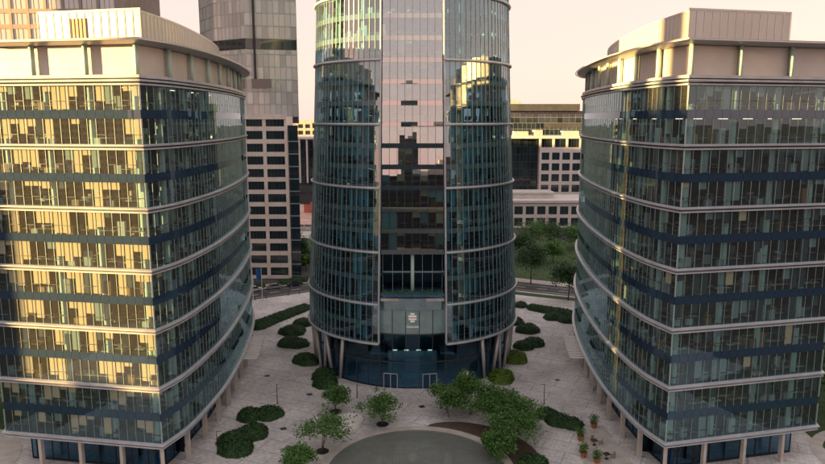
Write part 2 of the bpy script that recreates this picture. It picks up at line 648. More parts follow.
plaza_poly = [tuple(p) for p in offset(ROAD, -5.25, False) if -90 < p[0] < 90] + [(78, 120), (78, 45), (-78, 45), (-78, 120)]
b = MB(); b.sheet(plaza_poly, 0.0)
struct(b.build('plaza_pavement', PAVING))
b = MB(); b.sweep([at_z(offset(ROAD, 5.3, False), 0.0), at_z(offset(ROAD, 9.5, False), 0.0)], False, False)
struct(b.build('pavement', CONC))
# lawns and verges
def lawn(poly, z=0.02):
    bb = MB(); bb.sheet(poly, z)
    return struct(bb.build('lawn', GRASS))


vr0 = [p for p in offset(ROAD, -6.2, False) if 24 < p[0] < 60]
vr1 = [p for p in offset(ROAD, -9.4, False) if 24 < p[0] < 60]
lawn([tuple(p) for p in vr0] + [tuple(p) for p in vr1[::-1]], 0.012)
fr0 = [p for p in offset(ROAD, 9.4, False) if 20 < p[0] < 90]
lawn([tuple(p) for p in fr0] + [(110, 262), (25, 262)], 0.02)
fl0 = [(-47, 238), (-30, 238), (-28, 263), (-60, 263)]
lawn(fl0, 0.02)
lawn([(57.5, 60), (110, 60), (110, 140), (60, 140)], 0.012)
lawn([(-110, 60), (-57, 60), (-60, 140), (-110, 140)], 0.012)
# pale curved paths round the outer ends of the two side buildings
for sg, cx in ((1, 66), (-1, -67)):
    c0 = circle(cx, 86.5, 10.2 if sg > 0 else 12.8, 40, 100, 260) if sg > 0 else circle(cx, 84, 13.2, 40, -80, 80)
    c1 = circle(cx, 86.5, 8.6, 40, 100, 260) if sg > 0 else circle(cx, 84, 5.5, 40, -80, 80)
    b = MB(); b.sheet(c0 + c1[::-1], 0.03)
    struct(b.build('path', CONC))

# ------------------------------------------------------------------ side office buildings
CURVE = [(32.6, 82.0), (31.1, 87.0), (30.35, 94.4), (30.1, 104.0), (31.0, 118.0), (33.0, 133.0), (35.6, 144.0), (38.6, 152.0)]
BACK = [(42.5, 156.0), (48.0, 157.5), (57.0, 154.0), (62.0, 146.0), (62.0, 120.0)]
Z0, DZ, NDBL = 4.7, 7.62, 6


def side_building(sg, F, shift, name, label):
    rnd = random.Random(11 if sg > 0 else 23)
    Cc = np.array([CURVE[0][0] + shift[0], CURVE[0][1] + shift[1]])
    curve = [np.array([p[0] + shift[0], p[1] + shift[1]]) for p in CURVE]
    fr = resample([F, Cc], 1.19)
    cv = resample(cat_rom(curve), 1.19)
    nf, nc = len(fr) - 1, len(cv) - 1
    path = fr + cv[1:] + [np.array([p[0] + shift[0], p[1] + shift[1]]) for p in BACK]
    ng = nf + nc
    cache = {}

    def off(d):
        if d not in cache:
            cache[d] = [np.array([p[0] * sg, p[1]]) for p in offset(path, d)]
        return cache[d]
    P = off(0.0)
    root = thing(name, label, 'office building', (sg * 44, 115, 0))
    org = ORIGIN[root]
    ztop = Z0 + NDBL * DZ
    # cornice bands, one ring at every second floor
    for k in range(NDBL + 1):
        z = Z0 + k * DZ
        b = MB()
        for prof in ([(0.0, -0.38), (0.30, -0.34), (0.34, -0.16), (0.06, -0.12), (0.0, -0.12)],
                     [(0.0, 0.02), (0.16, 0.03), (0.46, 0.08), (0.50, 0.26), (0.10, 0.33), (0.0, 0.34)]):
            rl = [at_z(off(d), z + dz) for d, dz in prof]
            cuts = sorted(set(list(range(nf % 4, nf + 1, 4)) + list(range(nf, ng, 4)) + [0, ng]))
            for s0, s1 in zip(cuts, cuts[1:]):
                seg = []
                for line in rl:
                    q = [V3(p) for p in line[s0:s1 + 1]]
                    q[0] = q[0] + (q[1] - q[0]) * 0.008
                    q[-1] = q[-1] + (q[-2] - q[-1]) * 0.008
                    seg.append(q)
                b.sweep(seg, False)
            b.sweep([line[ng:] + line[:1] for line in rl], False)
        if k == NDBL:
            b.sweep([at_z(off(d), z + dz) for d, dz in [(0.0, 0.5), (0.20, 0.5), (0.25, 0.85), (0.0, 0.85)]])
        b.build('cornice_band', BAND, root)
    # floors
    for k in range(NDBL):
        for z in (Z0 + k * DZ, Z0 + k * DZ + 3.88):
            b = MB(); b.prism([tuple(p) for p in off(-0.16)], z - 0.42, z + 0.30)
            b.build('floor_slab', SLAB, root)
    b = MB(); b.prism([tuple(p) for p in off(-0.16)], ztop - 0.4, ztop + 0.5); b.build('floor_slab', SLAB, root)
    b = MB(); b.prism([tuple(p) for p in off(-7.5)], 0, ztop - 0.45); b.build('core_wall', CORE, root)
    # spandrel glass between the paired floors
    for k in range(NDBL):
        b = MB()
        for i in range(len(P)):
            a, c = P[i], P[(i + 1) % len(P)]
            e = (c - a) * 0.012
            jplate(b, a + e, c - e, Z0 + k * DZ + 3.36, Z0 + k * DZ + 4.40, 0.10, -0.02 * sg, 0.002)
        b.build('spandrel_band', SPANDREL, root)
    # blank glass on the side nobody looks into
    b = MB()
    for i in range(ng, len(P)):
        b.wall(P[i], P[(i + 1) % len(P)], Z0 + 0.4, ztop - 0.4, 0.08)
    b.build('rear_wall', SPANDREL, root)
    # panes
    rest = MB()
    blinds_rest = {m_.name: MB() for m_ in (BLIND, BLIND_G, BLIND_K)}
    n_single_cols = nf + (300 - nf * 12) // 12
    order = list(range(nf - 1, -1, -1)) + list(range(nf, ng))
    single = set(order[:n_single_cols])
    for i in range(ng):
        a, c = P[i], P[i + 1]
        d = c - a
        w = math.hypot(*d)
        ang = math.atan2(d[1], d[0])
        nrm = np.array([-d[1], d[0]]) / w * sg
        m_ = (a + c) / 2
        for k in range(NDBL):
            for half, (za, zb) in enumerate(((0.37, 3.35), (4.41, DZ - 0.41))):
                z0, z1 = Z0 + k * DZ + za, Z0 + k * DZ + zb
                if i in single:
                    link('window_pane', plate('window_pane', w - 0.07, 0.035, z1 - z0, GL_SIDE), root,
                         (m_[0] - org[0], m_[1] - org[1], z0),
                         (rnd.gauss(0, 0.0022), rnd.gauss(0, 0.0022), ang + rnd.gauss(0, 0.0026)), org=org)
                else:
                    e = d * 0.03
                    jplate(rest, a + e, c - e, z0, z1, 0.035, 0, 0.0026)
                # blinds
                front = i < nf
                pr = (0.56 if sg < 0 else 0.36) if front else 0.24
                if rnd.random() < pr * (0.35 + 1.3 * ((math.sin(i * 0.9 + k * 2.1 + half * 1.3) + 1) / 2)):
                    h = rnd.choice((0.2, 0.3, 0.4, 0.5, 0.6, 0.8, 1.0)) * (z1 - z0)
                    bmat = rnd.choices((BLIND, BLIND_G, BLIND_K), (0.8, 0.12, 0.08) if sg < 0 and front else (0.12, 0.38, 0.50))[0]  # gold blinds mostly on the sunlit front, grey and dark ones on shaded sides
                    q = m_ - nrm * 0.30
                    if i in single:
                        hh = round(h / 0.3) * 0.3
                        link('blind', plate('blind', w - 0.14, 0.02, hh, bmat), root, (q[0] - org[0], q[1] - org[1], z1 - hh - 0.01),
                             (0, 0, ang), org=org)
                    else:
                        jplate(blinds_rest[bmat.name], a + d * 0.06 - nrm * 0.3, c - d * 0.06 - nrm * 0.3, z1 - h, z1, 0.02, 0, 0)
    rest.build('window_panes', GL_SIDE, root, kind='stuff')
    for bn, bb in blinds_rest.items():
        bb.build('blinds', MATS[bn], root, kind='stuff')
    # mullions and the rails of the opening sashes
    b, r = MB(), MB()
    Pm = off(0.03)
    for i in range(ng + 1):
        a, c = P[max(0, i - 1)], P[min(i + 1, ng)]
        ang = math.atan2(*(c - a)[::-1])
        big = 0.16 if i in (0, nf) else 0.045
        for k in range(NDBL):
            for za, zb in ((0.36, 3.36), (4.40, DZ - 0.40)):
                b.rbox(Pm[i][0], Pm[i][1], Z0 + k * DZ + za, Z0 + k * DZ + zb, big, 0.05 if big < .1 else .15, ang)
    Pr = off(0.02)
    for i in range(ng):
        for k in range(NDBL):
            for half, (za, zb) in enumerate(((0.37, 3.35), (4.41, DZ - 0.41))):
                if (i + half) % 2 == 0 and rnd.random() < 0.75:
                    z = Z0 + k * DZ + za + 1.05
                    jplate(r, Pr[i], Pr[i + 1], z, z + 0.07, 0.09, 0, 0)
    b.build('mullions', MULL, root, kind='stuff')
    r.build('sash_rails', MULL_D, root, kind='stuff')
    # interior columns behind the glass
    Pc = off(-1.05)
    for i in list(range(nf - 1, 0, -5)) + list(range(nf + 4, ng, 6)):
        b = MB(); b.tube((Pc[i][0], Pc[i][1], Z0 - .4), (Pc[i][0], Pc[i][1], ztop - 0.3), 0.40, n=12)
        b.build('interior_column', COLUMN, root, smooth=False)
    # desks, screens, chairs and cabinets near the windows; ceiling lamps
    dk, pl, wm, lp = MB(), MB(), MB(), MB()
    Pi, Pj, Pk = off(-0.9), off(-2.2), off(-3.6)
    for k in range(NDBL):
        for half in (0, 1):
            zf = Z0 + k * DZ + (0.30 if half == 0 else 3.88 + 0.30)
            zc = zf + 3.12 if half == 0 else Z0 + (k + 1) * DZ - 0.46
            lit = rnd.random() < 0.5
            for i in range(ng):
                a, c = P[i], P[i + 1]
                ang = math.atan2(*(c - a)[::-1])
                for Q in (Pi, Pj, Pk):
                    q = (Q[i] + Q[i + 1]) / 2 + np.array([rnd.uniform(-.2, .2), rnd.uniform(-.2, .2)])
                    t = rnd.random()
                    if t < 0.42:
                        wm.rbox(q[0], q[1], zf + 0.70, zf + 0.75, 1.15, 0.65, ang) if rnd.random() < 0.3 else pl.rbox(q[0], q[1], zf + 0.70, zf + 0.75, 1.15, 0.65, ang)
                        dk.rbox(q[0], q[1], zf + 0.82, zf + 1.20, 0.62, 0.05, ang + rnd.uniform(-.6, .6))
                        (dk if rnd.random() < .7 else pl).rbox(q[0] + .1, q[1] + .5, zf + 0.42, zf + 1.05, 0.48, 0.42, ang + rnd.uniform(-.8, .8))
                    elif t < 0.56:
                        (pl if rnd.random() < .6 else wm).rbox(q[0], q[1], zf, zf + rnd.choice((0.75, 1.2, 1.9)), 0.95, 0.45, ang)
                    elif t < 0.585 and Q is not Pi:
                        (pl if rnd.random() < .7 else dk).rbox(q[0], q[1], zf, zc, 0.10, 2.2, ang + 0.0)
                if lit and i % 3 == 1 and rnd.random() < 0.5:
                    q = (Pj[i] + Pj[i + 1]) / 2
                    lp.rbox(q[0], q[1], zc - 0.10, zc - 0.05, 1.3, 0.16, ang)
    dk.build('office_chairs_and_screens', F_DARK, root, kind='stuff')
    pl.build('office_desks', F_PALE, root, kind='stuff')
    wm.build('office_cabinets', F_WARM, root, kind='stuff')
    lp.build('ceiling_lamps', LAMP, root, kind='stuff')
    # open ground floor: set-back shop glazing and edge columns
    G = off(-2.4)
    gl, fr_ = MB(), MB()
    for i in range(0, ng - 1, 2):
        jplate(gl, G[i], G[i + 2] if i + 2 <= ng else G[ng], 0.25, 4.1, 0.04, 0, 0.001)
        ang = math.atan2(*(G[i + 1] - G[i])[::-1])
        fr_.rbox(G[i][0], G[i][1], 0, 4.28, 0.09, 0.16, ang)
        fr_.wall(G[i], G[min(i + 2, ng)], 2.9, 3.05, 0.14)
        fr_.wall(G[i], G[min(i + 2, ng)], 0.0, 0.25, 0.16)
    gl.build('shop_glazing', GL_LOBBY, root, kind='stuff')
    fr_.build('shop_frames', DARKM, root, kind='stuff')
    E_ = off(-0.35)
    for i in list(range(nf, -1, -5)) + list(range(nf + 5, ng + 1, 5)):
        ang = math.atan2(*(P[min(i + 1, ng)] - P[max(i - 1, 0)])[::-1])
        b = MB(); b.rbox(E_[i][0], E_[i][1], 0, 4.29, 0.42, 0.6, ang)
        b.build('ground_column', CONC, root)
    # plant storey: cladding panels between round columns
    W = off(-1.05)
    K = off(-0.55)
    stops = sorted(set([0] + list(range(nf, -1, -6)) + list(range(nf + 6, ng, 6)) + [nf, ng]))
    for s0, s1 in zip(stops, stops[1:]):
        b = MB()
        i0 = W[s0:s1 + 1]
        d0 = (i0[1] - i0[0]) * 0.03
        i0 = [i0[0] + d0] + i0[1:-1] + [i0[-1] - d0]
        inn = [q - (off(-1.05)[j + s0] - off(-1.25)[j + s0]) for j, q in enumerate(i0)]
        b.sweep([at_z(i0, ztop + 0.52), at_z(i0, ztop + 4.35), at_z(inn, ztop + 4.35), at_z(inn, ztop + 0.52)], False)
        b.build('cladding_panel', CLAD, root)
    b = MB()
    for i in range(ng, len(P)):
        b.wall(W[i], W[(i + 1) % len(P)], ztop + 0.5, ztop + 4.3, 0.2)
    b.build('rear_cladding', CLAD, root)
    for s in stops:
        b = MB(); b.tube((K[s][0], K[s][1], ztop + 0.5), (K[s][0], K[s][1], ztop + 4.45), 0.30, n=12)
        b.build('round_column', COLUMN, root, smooth=True)
    # roof with a wide eave, gutter rail and brackets
    ze = ztop + 4.35
    b = MB()
    b.sweep([at_z(off(d), ze + z) for d, z in [(-2.4, 0.02), (-0.2, 0.06), (1.15, 0.28), (1.35, 0.34), (1.35, 0.58), (1.15, 0.62), (-2.4, 0.66)]])
    rf = b.build('roof_eave', EAVE, root)
    b = MB()
    b.sweep([at_z(off(d), ze + z) for d, z in [(1.62, 0.30), (1.72, 0.30), (1.72, 0.42), (1.62, 0.42)]])
    for i in range(0, len(P), 2):
        b.tube((*off(1.3)[i], ze + 0.45), (*off(1.68)[i], ze + 0.36), 0.04, n=5)
    b.build('gutter_rail', ALU, rf)
    b = MB()
    b.prism([tuple(p) for p in off(-2.3)], ze + 0.1, ze + 0.5)
    b.build('roof_deck', ROOFD, rf)
    # penthouse
    inner = offset(path, -4.4)
    cvp = [p for p in inner[nf:ng] if 88.5 < p[1] < 139]
    c0 = np.array([34.5 + shift[0], 88.0])
    pent = [np.array([49.0 + shift[0], 91.4])] + [c0] + cvp + [np.array([cvp[-1][0] + 5, 143.0]), np.array([49.0, 140.0])]
    pw = [np.array([p[0] * sg, p[1]]) for p in pent]
    zt = ztop + 9.25
    b = MB(); b.prism([tuple(p) for p in pw], ze + 0.4, zt)
    ph = b.build('penthouse_wall', CLAD_R, root)
    b = MB()
    po = [np.array([p[0] * sg, p[1]]) for p in offset(pent, 0.06)]
    pi_ = [np.array([p[0] * sg, p[1]]) for p in offset(pent, -0.3)]
    b.sweep([at_z(po, zt - 0.12), at_z(po, zt + 0.12), at_z(pi_, zt + 0.12), at_z(pi_, zt - 0.12)])
    b.build('parapet_cap', ALU, ph)
    # vertical cover strips of the metal sheets
    b = MB()
    for p, q in zip(po, po[1:]):
        L = math.hypot(*(q - p))
        n = max(1, round(L / 1.2))
        for j in range(n):
            s = p + (q - p) * j / n
            b.rbox(s[0], s[1], ze + 0.45, zt - 0.14, 0.05, 0.05, math.atan2(*(q - p)[::-1]))
    b.build('cover_strips', CLAD, ph, kind='stuff')
    if sg < 0:
        a, c = pw[0], pw[1]
        dd = (c - a) / math.hypot(*(c - a))
        n = np.array([-dd[1], dd[0]]) * sg
        s0 = a + dd * 4.9
        s1 = s0 + dd * 2.2
        b = MB(); b.wall(s0 + n * 0.02, s1 + n * 0.02, ze + 0.5, zt - 0.9, 0.10)
        dr = b.build('louvre_door', F_WARM, ph)
        b = MB()
        for t in np.linspace(0, 1, 5):
            q = s0 + (s1 - s0) * t + n * 0.06
            b.rbox(q[0], q[1], ze + 0.5, zt - 0.88, 0.09, 0.12, math.atan2(dd[1], dd[0]))
        b.build('door_frame', ROOFD, ph)
        # small roof antenna
        b = MB(); b.tube((-35.6, 86.2, ze + 0.5), (-35.6, 86.2, ze + 2.4), 0.05, n=6); b.tube((-35.6, 86.2, ze + 2.2), (-35.0, 86.0, ze + 2.3), 0.04, n=6)
        b.build('antenna', ALU, rf)
    # entrance canopy of pale slats on the curved side
    b2 = []
    i0 = min(range(nf, ng), key=lambda i: abs(P[i][1] - 116))
    cs = MB()
    Q0, Q1 = off(0.1), off(2.7)
    for i in range(i0, i0 + 11):
        b = MB()
        a, c = Q0[i], Q1[i]
        b.wall(a, c, 4.02, 4.22, 0.42)
        b2.append(b.build('canopy_slat', WHITE, root))
    cs.sweep([at_z(Q1[i0:i0 + 11], 3.82), at_z(Q1[i0:i0 + 11], 4.0), at_z(off(2.5)[i0:i0 + 11], 4.0), at_z(off(2.5)[i0:i0 + 11], 3.82)], False)
    cs.build('canopy_beam', ALU, root)
    return root


def corrugated():
    m, nt, out = newmat('ribbed_cladding')
    geo = nt.nodes.new('ShaderNodeNewGeometry')
    p = nt.nodes.new('ShaderNodeBsdfPrincipled')
    p.inputs['Roughness'].default_value = 0.42
    p.inputs['Metallic'].default_value = 0.25
    nz = nt.nodes.new('ShaderNodeTexNoise')
    nz.inputs['Scale'].default_value = 0.35
    nt.links.new(geo.outputs['Position'], nz.inputs['Vector'])
    r = nt.nodes.new('ShaderNodeValToRGB')
    r.color_ramp.elements[0].color = (0.50, 0.48, 0.45, 1)
    r.color_ramp.elements[1].color = (0.62, 0.59, 0.55, 1)
    nt.links.new(nz.outputs[0], r.inputs[0])
    nt.links.new(r.outputs[0], p.inputs['Base Color'])
    nt.links.new(p.outputs[0], out.inputs[0])
    return m


CLAD_R = corrugated()
side_building(1, (54.9, 87.2), (0.0, 0.0), 'glass_office_block', 'curved glass office block in shade, beside the terrace of terracotta pots')
side_building(-1, (54.3, 85.4), (-0.5, -0.4), 'glass_office_block', 'curved glass office block whose flat front glows gold in low sun')

# ------------------------------------------------------------------ central tower
TC = (0.0, 131.0)
RZ = [(0, 20.2), (8.2, 20.15), (15.1, 20.0), (24.0, 19.5), (34.8, 18.95), (45.3, 18.45), (55.7, 18.0), (66.2, 17.6), (76.7, 17.3), (87, 17.1), (130, 16.8)]


def RT(z):
    return float(np.interp(z, [q[0] for q in RZ], [q[1] for q in RZ]))


RINGS = [8.2, 15.1, 24.0, 34.8, 45.3, 55.7, 66.2, 76.7, 87.2, 97.7, 108.2]
NFL = [2, 2, 3, 3, 3, 3, 3, 3, 3, 3]
PH0 = 16.6
NW = 50
DPH = (180 - PH0) / NW
tower = thing('glass_tower', 'tall round central glass tower with flared base on slanted columns', 'office tower', (TC[0], TC[1], 0))
TO = ORIGIN[tower]


def tp(phi, r, z):
    a = R_(phi)
    return (TC[0] + r * math.sin(a), TC[1] - r * math.cos(a), z)


def wing_pane_mesh(key, z0, z1, r0, r1, half, mat, t=0.035):
    var = random.randrange(5)
    k = ('wp', key, var)
    if k not in CACHE:
        b = MB()
        vs_ = []
        jx, jz = random.gauss(0, 0.0025), random.gauss(0, 0.005)
        for rr_off in (0, -t):
            for z, r, sz in ((z0, r0, -1), (z1, r1, 1)):
                rr = r + rr_off
                x = rr * math.tan(R_(half))
                vs_ += [(-x, -rr + jx - jz * sz, z), (x, -rr - jx - jz * sz, z)]
        b.add(vs_, [(0, 1, 3, 2), (4, 6, 7, 5), (0, 4, 5, 1), (2, 3, 7, 6), (0, 2, 6, 4), (1, 5, 7, 3)])
        CACHE[k] = b.mesh('window_pane', mat)
    return CACHE[k]


ring_sp = MB()
trest = MB()
tmull = MB()
tbl = MB()
tcur = MB()
levels = []          # (floor z0, z1) for all floors
for s in range(len(RINGS) - 1):
    z0, z1 = RINGS[s], RINGS[s + 1]
    n = NFL[s]
    for k in range(n):
        levels.append((z0 + (z1 - z0) * k / n, z0 + (z1 - z0) * (k + 1) / n, s, k))
n_single = 0
for (fz0, fz1, s, k) in levels:
    a, c = fz0 + 0.42, fz1 - 0.42
    half = DPH / 2 * 0.965
    spw = MB()
    for side in (-1, 1):
        for j in range(NW):
            phi = side * (PH0 + DPH * (j + 0.5))
            if j < 8 and fz1 < 56 and random.random() < (0.7 if fz0 > 23 else 0.35):
                r_ = RT(c) - 0.45
                q0, q1 = tp(phi - half * .85, r_, 0)[:2], tp(phi + half * .85, r_, 0)[:2]
                jplate(tcur, q0, q1, c - random.choice((1.0, 1.0, 0.75, 0.5)) * (c - a), c, 0.02, 0, 0.01)
            if j < 5 and fz1 < 68:
                n_single += 1
                link('window_pane', wing_pane_mesh((s, k), a, c, RT(a), RT(c), half, GL_TOWER), tower, (0, 0, 0),
                     (0, 0, R_(phi) + random.gauss(0, 0.00004)), org=TO)
            elif phi < 150 and phi > -150:
                p0, p1 = tp(phi - half, RT(a), 0)[:2], tp(phi + half, RT(a), 0)[:2]
                jz = (RT(c) - RT(a)) / 2
                dv = V3(p1) - V3(p0); L = math.hypot(*dv); dv /= L
                nn = np.array([dv[1], -dv[0]])
                jx, jy = random.gauss(0, 0.003), random.gauss(0, 0.003)
                mc = (V3(p0) + V3(p1)) / 2 + nn * jz
                trest.obox((mc[0], mc[1], (a + c) / 2), np.array([dv[0], dv[1], 0]) * L / 2 + np.array([nn[0], nn[1], 0]) * jx * L / 2,
                           (nn[0] * 0.018, nn[1] * 0.018, 0), np.array([nn[0] * (jz + jy * (c - a) / 2), nn[1] * (jz + jy * (c - a) / 2), (c - a) / 2]))
                if random.random() < 0.20 and fz1 < 90:
                    h = random.choice((0.4, 0.8, 1.0))
                    r_ = RT(c) - 0.4
                    q0, q1 = tp(phi - half * .9, r_, 0)[:2], tp(phi + half * .9, r_, 0)[:2]
                    jplate(tbl, q0, q1, c - h * (c - a), c, 0.02, 0, 0)
    # slab-edge glass below this floor
    phis = [PH0 + DPH * j for j in range(NW + 1)]
    for side in (-1, 1):
        rails = []
        for (z, dr) in ((fz0 - 0.42, 0.0), (fz0 + 0.42, 0.0), (fz0 + 0.42, -0.12), (fz0 - 0.42, -0.12)):
            if s == 0 and k == 0:
                z = max(z, fz0)
            rails.append([tp(side * p, RT(z) + dr, z) for p in phis])
        spw.sweep(rails, False)
    spw.build('spandrel_band', SPANDREL_T, tower)
    # slab disc
    b = MB()
    r_ = RT(fz0) - 0.22
    disc = []
    for j in range(72):
        ph = -180 + 5 * j
        q = tp(ph, r_, 0)
        lim = TC[1] - RT(fz0) * math.cos(R_(PH0)) + 0.55
        if fz0 < 23 and abs(ph) < 20:
            lim = TC[1] - RT(fz0) * math.cos(R_(PH0)) + 4.2
        disc.append((q[0], max(q[1], lim)))
    b.prism(disc, fz0 - 0.28, fz0 + 0.22)
    b.build('floor_slab', SLAB, tower)
# wing mullions
for (fz0, fz1, s, k) in levels:
    if fz1 > 90:
        break
    for side in (-1, 1):
        for j in range(1, 42):
            ph = side * (PH0 + DPH * j)
            a, c = tp(ph, RT(fz0) + 0.06, fz0), tp(ph, RT(fz1) + 0.06, fz1)
            an = R_(ph)
            cen = (V3(a) + V3(c)) / 2
            tmull.obox(cen, (0.032 * math.cos(an), 0.032 * math.sin(an), 0), (0.035 * math.sin(an), -0.035 * math.cos(an), 0), (V3(c) - V3(a)) / 2)
tmull.build('mullions', MULL, tower, kind='stuff')
trest.build('window_panes', GL_TOWER, tower, kind='stuff')
tbl.build('blinds', BLIND_G, tower, kind='stuff')
tcur.build('curtains', CURTAIN, tower, kind='stuff')
# ring tubes
for i, z in enumerate(RINGS):
    b = MB()
    ph = list(np.linspace(PH0, 360 - PH0, 110))
    r_ = RT(z) + 0.16
    rails = [[tp(p, r_ + dr, z + dz) for p in ph] for dr, dz in ((0, -.20), (.26, -.17), (.34, 0), (.26, .17), (0, .20))]
    b.sweep(rails, False)
    b.build('ring_band', BAND, tower)
# edge frames of the two wings
for side in (-1, 1):
    b = MB()
    for z0, z1 in zip(RINGS, RINGS[1:]):
        b.tube(tp(side * PH0, RT(z0) + 0.12, z0), tp(side * PH0, RT(z1) + 0.12, z1), 0.16, n=8)
    b.build('edge_frame', BAND, tower)
    # wing return panels so that the shell has depth
    b = MB()
    for z0, z1 in zip(RINGS, RINGS[1:]):
        a0, a1 = tp(side * PH0, RT(z0), z0), tp(side * PH0, RT(z1), z1)
        c0, c1 = tp(side * PH0, RT(z0) - 0.7, z0), tp(side * PH0, RT(z1) - 0.7, z1)
        b.add([a0, c0, c1, a1], [(0, 1, 2, 3)])
    b.build('wing_return', MULL, tower)


# flat glazed bay
def bay_y(z):
    return TC[1] - RT(z) * math.cos(R_(PH0)) + 0.35


BW = 5.02
NB = 8
bay_levels = [l for l in levels if l[0] >= 23.9]
brest = MB(); bm = MB(); bl = MB(); bc = MB()
for (fz0, fz1, s, k) in bay_levels:
    a, c = fz0 + 0.40, fz1 - 0.40
    y0, y1 = bay_y(a), bay_y(c)
    sc_ = RT(fz0) / 18.45
    pw_ = 2 * BW * sc_ / NB
    tilt = math.atan2(y1 - y0, c - a)
    for j in range(NB):
        x = -BW * sc_ + pw_ * (j + 0.5)
        if fz1 < 78:
            n_single += 1
            link('window_pane', plate('window_pane', round(pw_ - 0.05, 2), 0.035, c - a, GL_BAY), tower, (x, y0 - TO[1], a),
                 (-tilt + random.gauss(0, 0.0016), random.gauss(0, 0.001), random.gauss(0, 0.0016)), org=TO)
        else:
            brest.box(x - pw_ / 2 + .03, x + pw_ / 2 - .03, y0 - .02, y0 + .02, a, c)
        if fz1 < 60 and random.random() < 0.25:
            bl.box(x - pw_ / 2 + .08, x + pw_ / 2 - .08, y1 + .35, y1 + .37, c - random.choice((.5, 1, 2.0)), c)
        elif fz1 < 46 and random.random() < 0.4:
            bc.box(x - pw_ / 2 + .08, x + pw_ / 2 - .08, y1 + .35, y1 + .37, c - random.choice((1.2, 2.0, c - a)), c)
    b = MB(); b.box(-BW * sc_, BW * sc_, bay_y(fz0) - 0.03, bay_y(fz0) + 0.10, fz0 - 0.39, fz0 + 0.39)
    b.build('bay_spandrel', SPANDREL_B, tower)
    for j in range(NB + 1):
        x = -BW * sc_ + pw_ * j
        bm.obox((x, (bay_y(fz0) + bay_y(fz1)) / 2 - 0.05, (fz0 + fz1) / 2), (.03, 0, 0), (0, .06, 0), (0, (bay_y(fz1) - bay_y(fz0)) / 2, (fz1 - fz0) / 2))
brest.build('bay_panes', GL_BAY, tower, kind='stuff')
bm.build('bay_mullions', MULL_D, tower, kind='stuff')
bl.build('bay_blinds', BLIND, tower, kind='stuff')
bc.build('bay_curtains', CURTAIN, tower, kind='stuff')
# core and inside columns
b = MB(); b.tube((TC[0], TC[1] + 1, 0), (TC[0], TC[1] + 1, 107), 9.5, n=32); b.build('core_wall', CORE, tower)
for ph in [p for p in range(-150, 151, 20) if abs(p) > 20]:
    b = MB(); b.tube(tp(ph, 17.2, 8.0), tp(ph, 15.4, 100), 0.45, n=10); b.build('interior_column', COLUMN, tower)
# office clutter
dk, pl, wm, lp = MB(), MB(), MB(), MB()
for (fz0, fz1, s, k) in levels:
    if fz0 > 70:
        break
    for ph in np.arange(-75, 76, 3.6):
        if fz0 < 23 and abs(ph) < 18:
            continue
        for rr in (1.4, 3.0):
            t = random.random()
            r_ = RT(fz0) - rr
            if abs(ph) < 17:
                r_ -= 0.8
            q = tp(ph + random.uniform(-1, 1), r_, 0)
            zf = fz0 + 0.22
            an = R_(ph)
            if t < 0.45:
                pl.rbox(q[0], q[1], zf + .7, zf + .76, 1.2, .7, an)
                dk.rbox(q[0], q[1], zf + .82, zf + 1.2, .6, .05, an + random.uniform(-.6, .6))
                dk.rbox(q[0], q[1] + .5, zf + .42, zf + 1.05, .45, .45, an)
            elif t < 0.6:
                (pl if random.random() < .6 else wm).rbox(q[0], q[1], zf, zf + random.choice((.8, 1.3, 2.0)), .9, .45, an)
        if random.random() < 0.12 and 20 < fz0 < 40:
            q = tp(ph, RT(fz0) - 2.2, 0)
            lp.rbox(q[0], q[1], fz1 - .40, fz1 - .34, 1.2, .16, R_(ph))
dk.build('office_chairs_and_screens', F_DARK, tower, kind='stuff')
pl.build('office_desks', F_PALE, tower, kind='stuff')
wm.build('office_cabinets', F_WARM, tower, kind='stuff')
lp.build('ceiling_lamps', LAMP_T, tower, kind='stuff')
# sky terrace in the bay: floor, set-back glazing, round column, glass rail, planting
TY = bay_y(20)
b = MB(); b.box(-5.4, 5.4, TY - 0.3, TY + 8, 15.6, 16.05); b.build('terrace_floor', CONC, tower)
for j in range(6):
    x0 = -5.2 + 10.4 * j / 6
    b = MB(); b.box(x0 + .04, x0 + 10.4 / 6 - .04, TY + 3.7, TY + 3.74, 16.1, 23.5); b.build('terrace_pane', GL_LOBBY, tower)
b = MB()
for j in range(7):
    x0 = -5.2 + 10.4 * j / 6
    b.box(x0 - .04, x0 + .04, TY + 3.6, TY + 3.75, 16.05, 23.6)
b.box(-5.2, 5.2, TY + 3.62, TY + 3.76, 19.7, 19.95)
b.build('terrace_mullions', MULL, tower, kind='stuff')
b = MB(); b.tube((0, TY + 1.2, 16.0), (0, TY + 1.2, 23.6), 0.32, n=12); b.build('terrace_column', COLUMN, tower, smooth=True)
b = MB(); b.box(-5.3, 5.3, TY - 0.22, TY - 0.18, 16.05, 17.1); b.build('terrace_rail_glass', GL_LOBBY, tower)

# entrance drum
FROST = pbsdf('frosted_panel', (0.24, 0.36, 0.37), rough=0.25, spec=0.6, var=0.12, scale=0.5)
DR = 18.85
ST = 7.0
zs = [(0.12, 4.6), (4.75, 9.6), (9.8, 14.0)]
for q, (a, c) in enumerate(zs):
    for j in range(-9, 10):
        ph = j * ST
        fz = q == 2 and abs(j) <= 2
        k = ('drum', q, fz)
        if k not in CACHE:
            bb = MB()
            x = DR * math.tan(R_(ST / 2)) - 0.05
            bb.box(-x, x, -DR, -DR + 0.04, a, c)
            CACHE[k] = bb.mesh('lobby_pane', FROST if fz else GL_LOBBY)
        link('lobby_pane', CACHE[k], tower, (0, 0, 0), (0, 0, R_(ph)), org=TO)
b = MB()
for j in range(-9, 11):
    ph = (j - 0.5) * ST
    an = R_(ph)
    p = tp(ph, DR / math.cos(R_(ST / 2)) - 0.0, 0)
    b.rbox(p[0], p[1], 0, 14.0, 0.10, 0.22, an)
b.build('lobby_mullions', MULL_D, tower, kind='stuff')
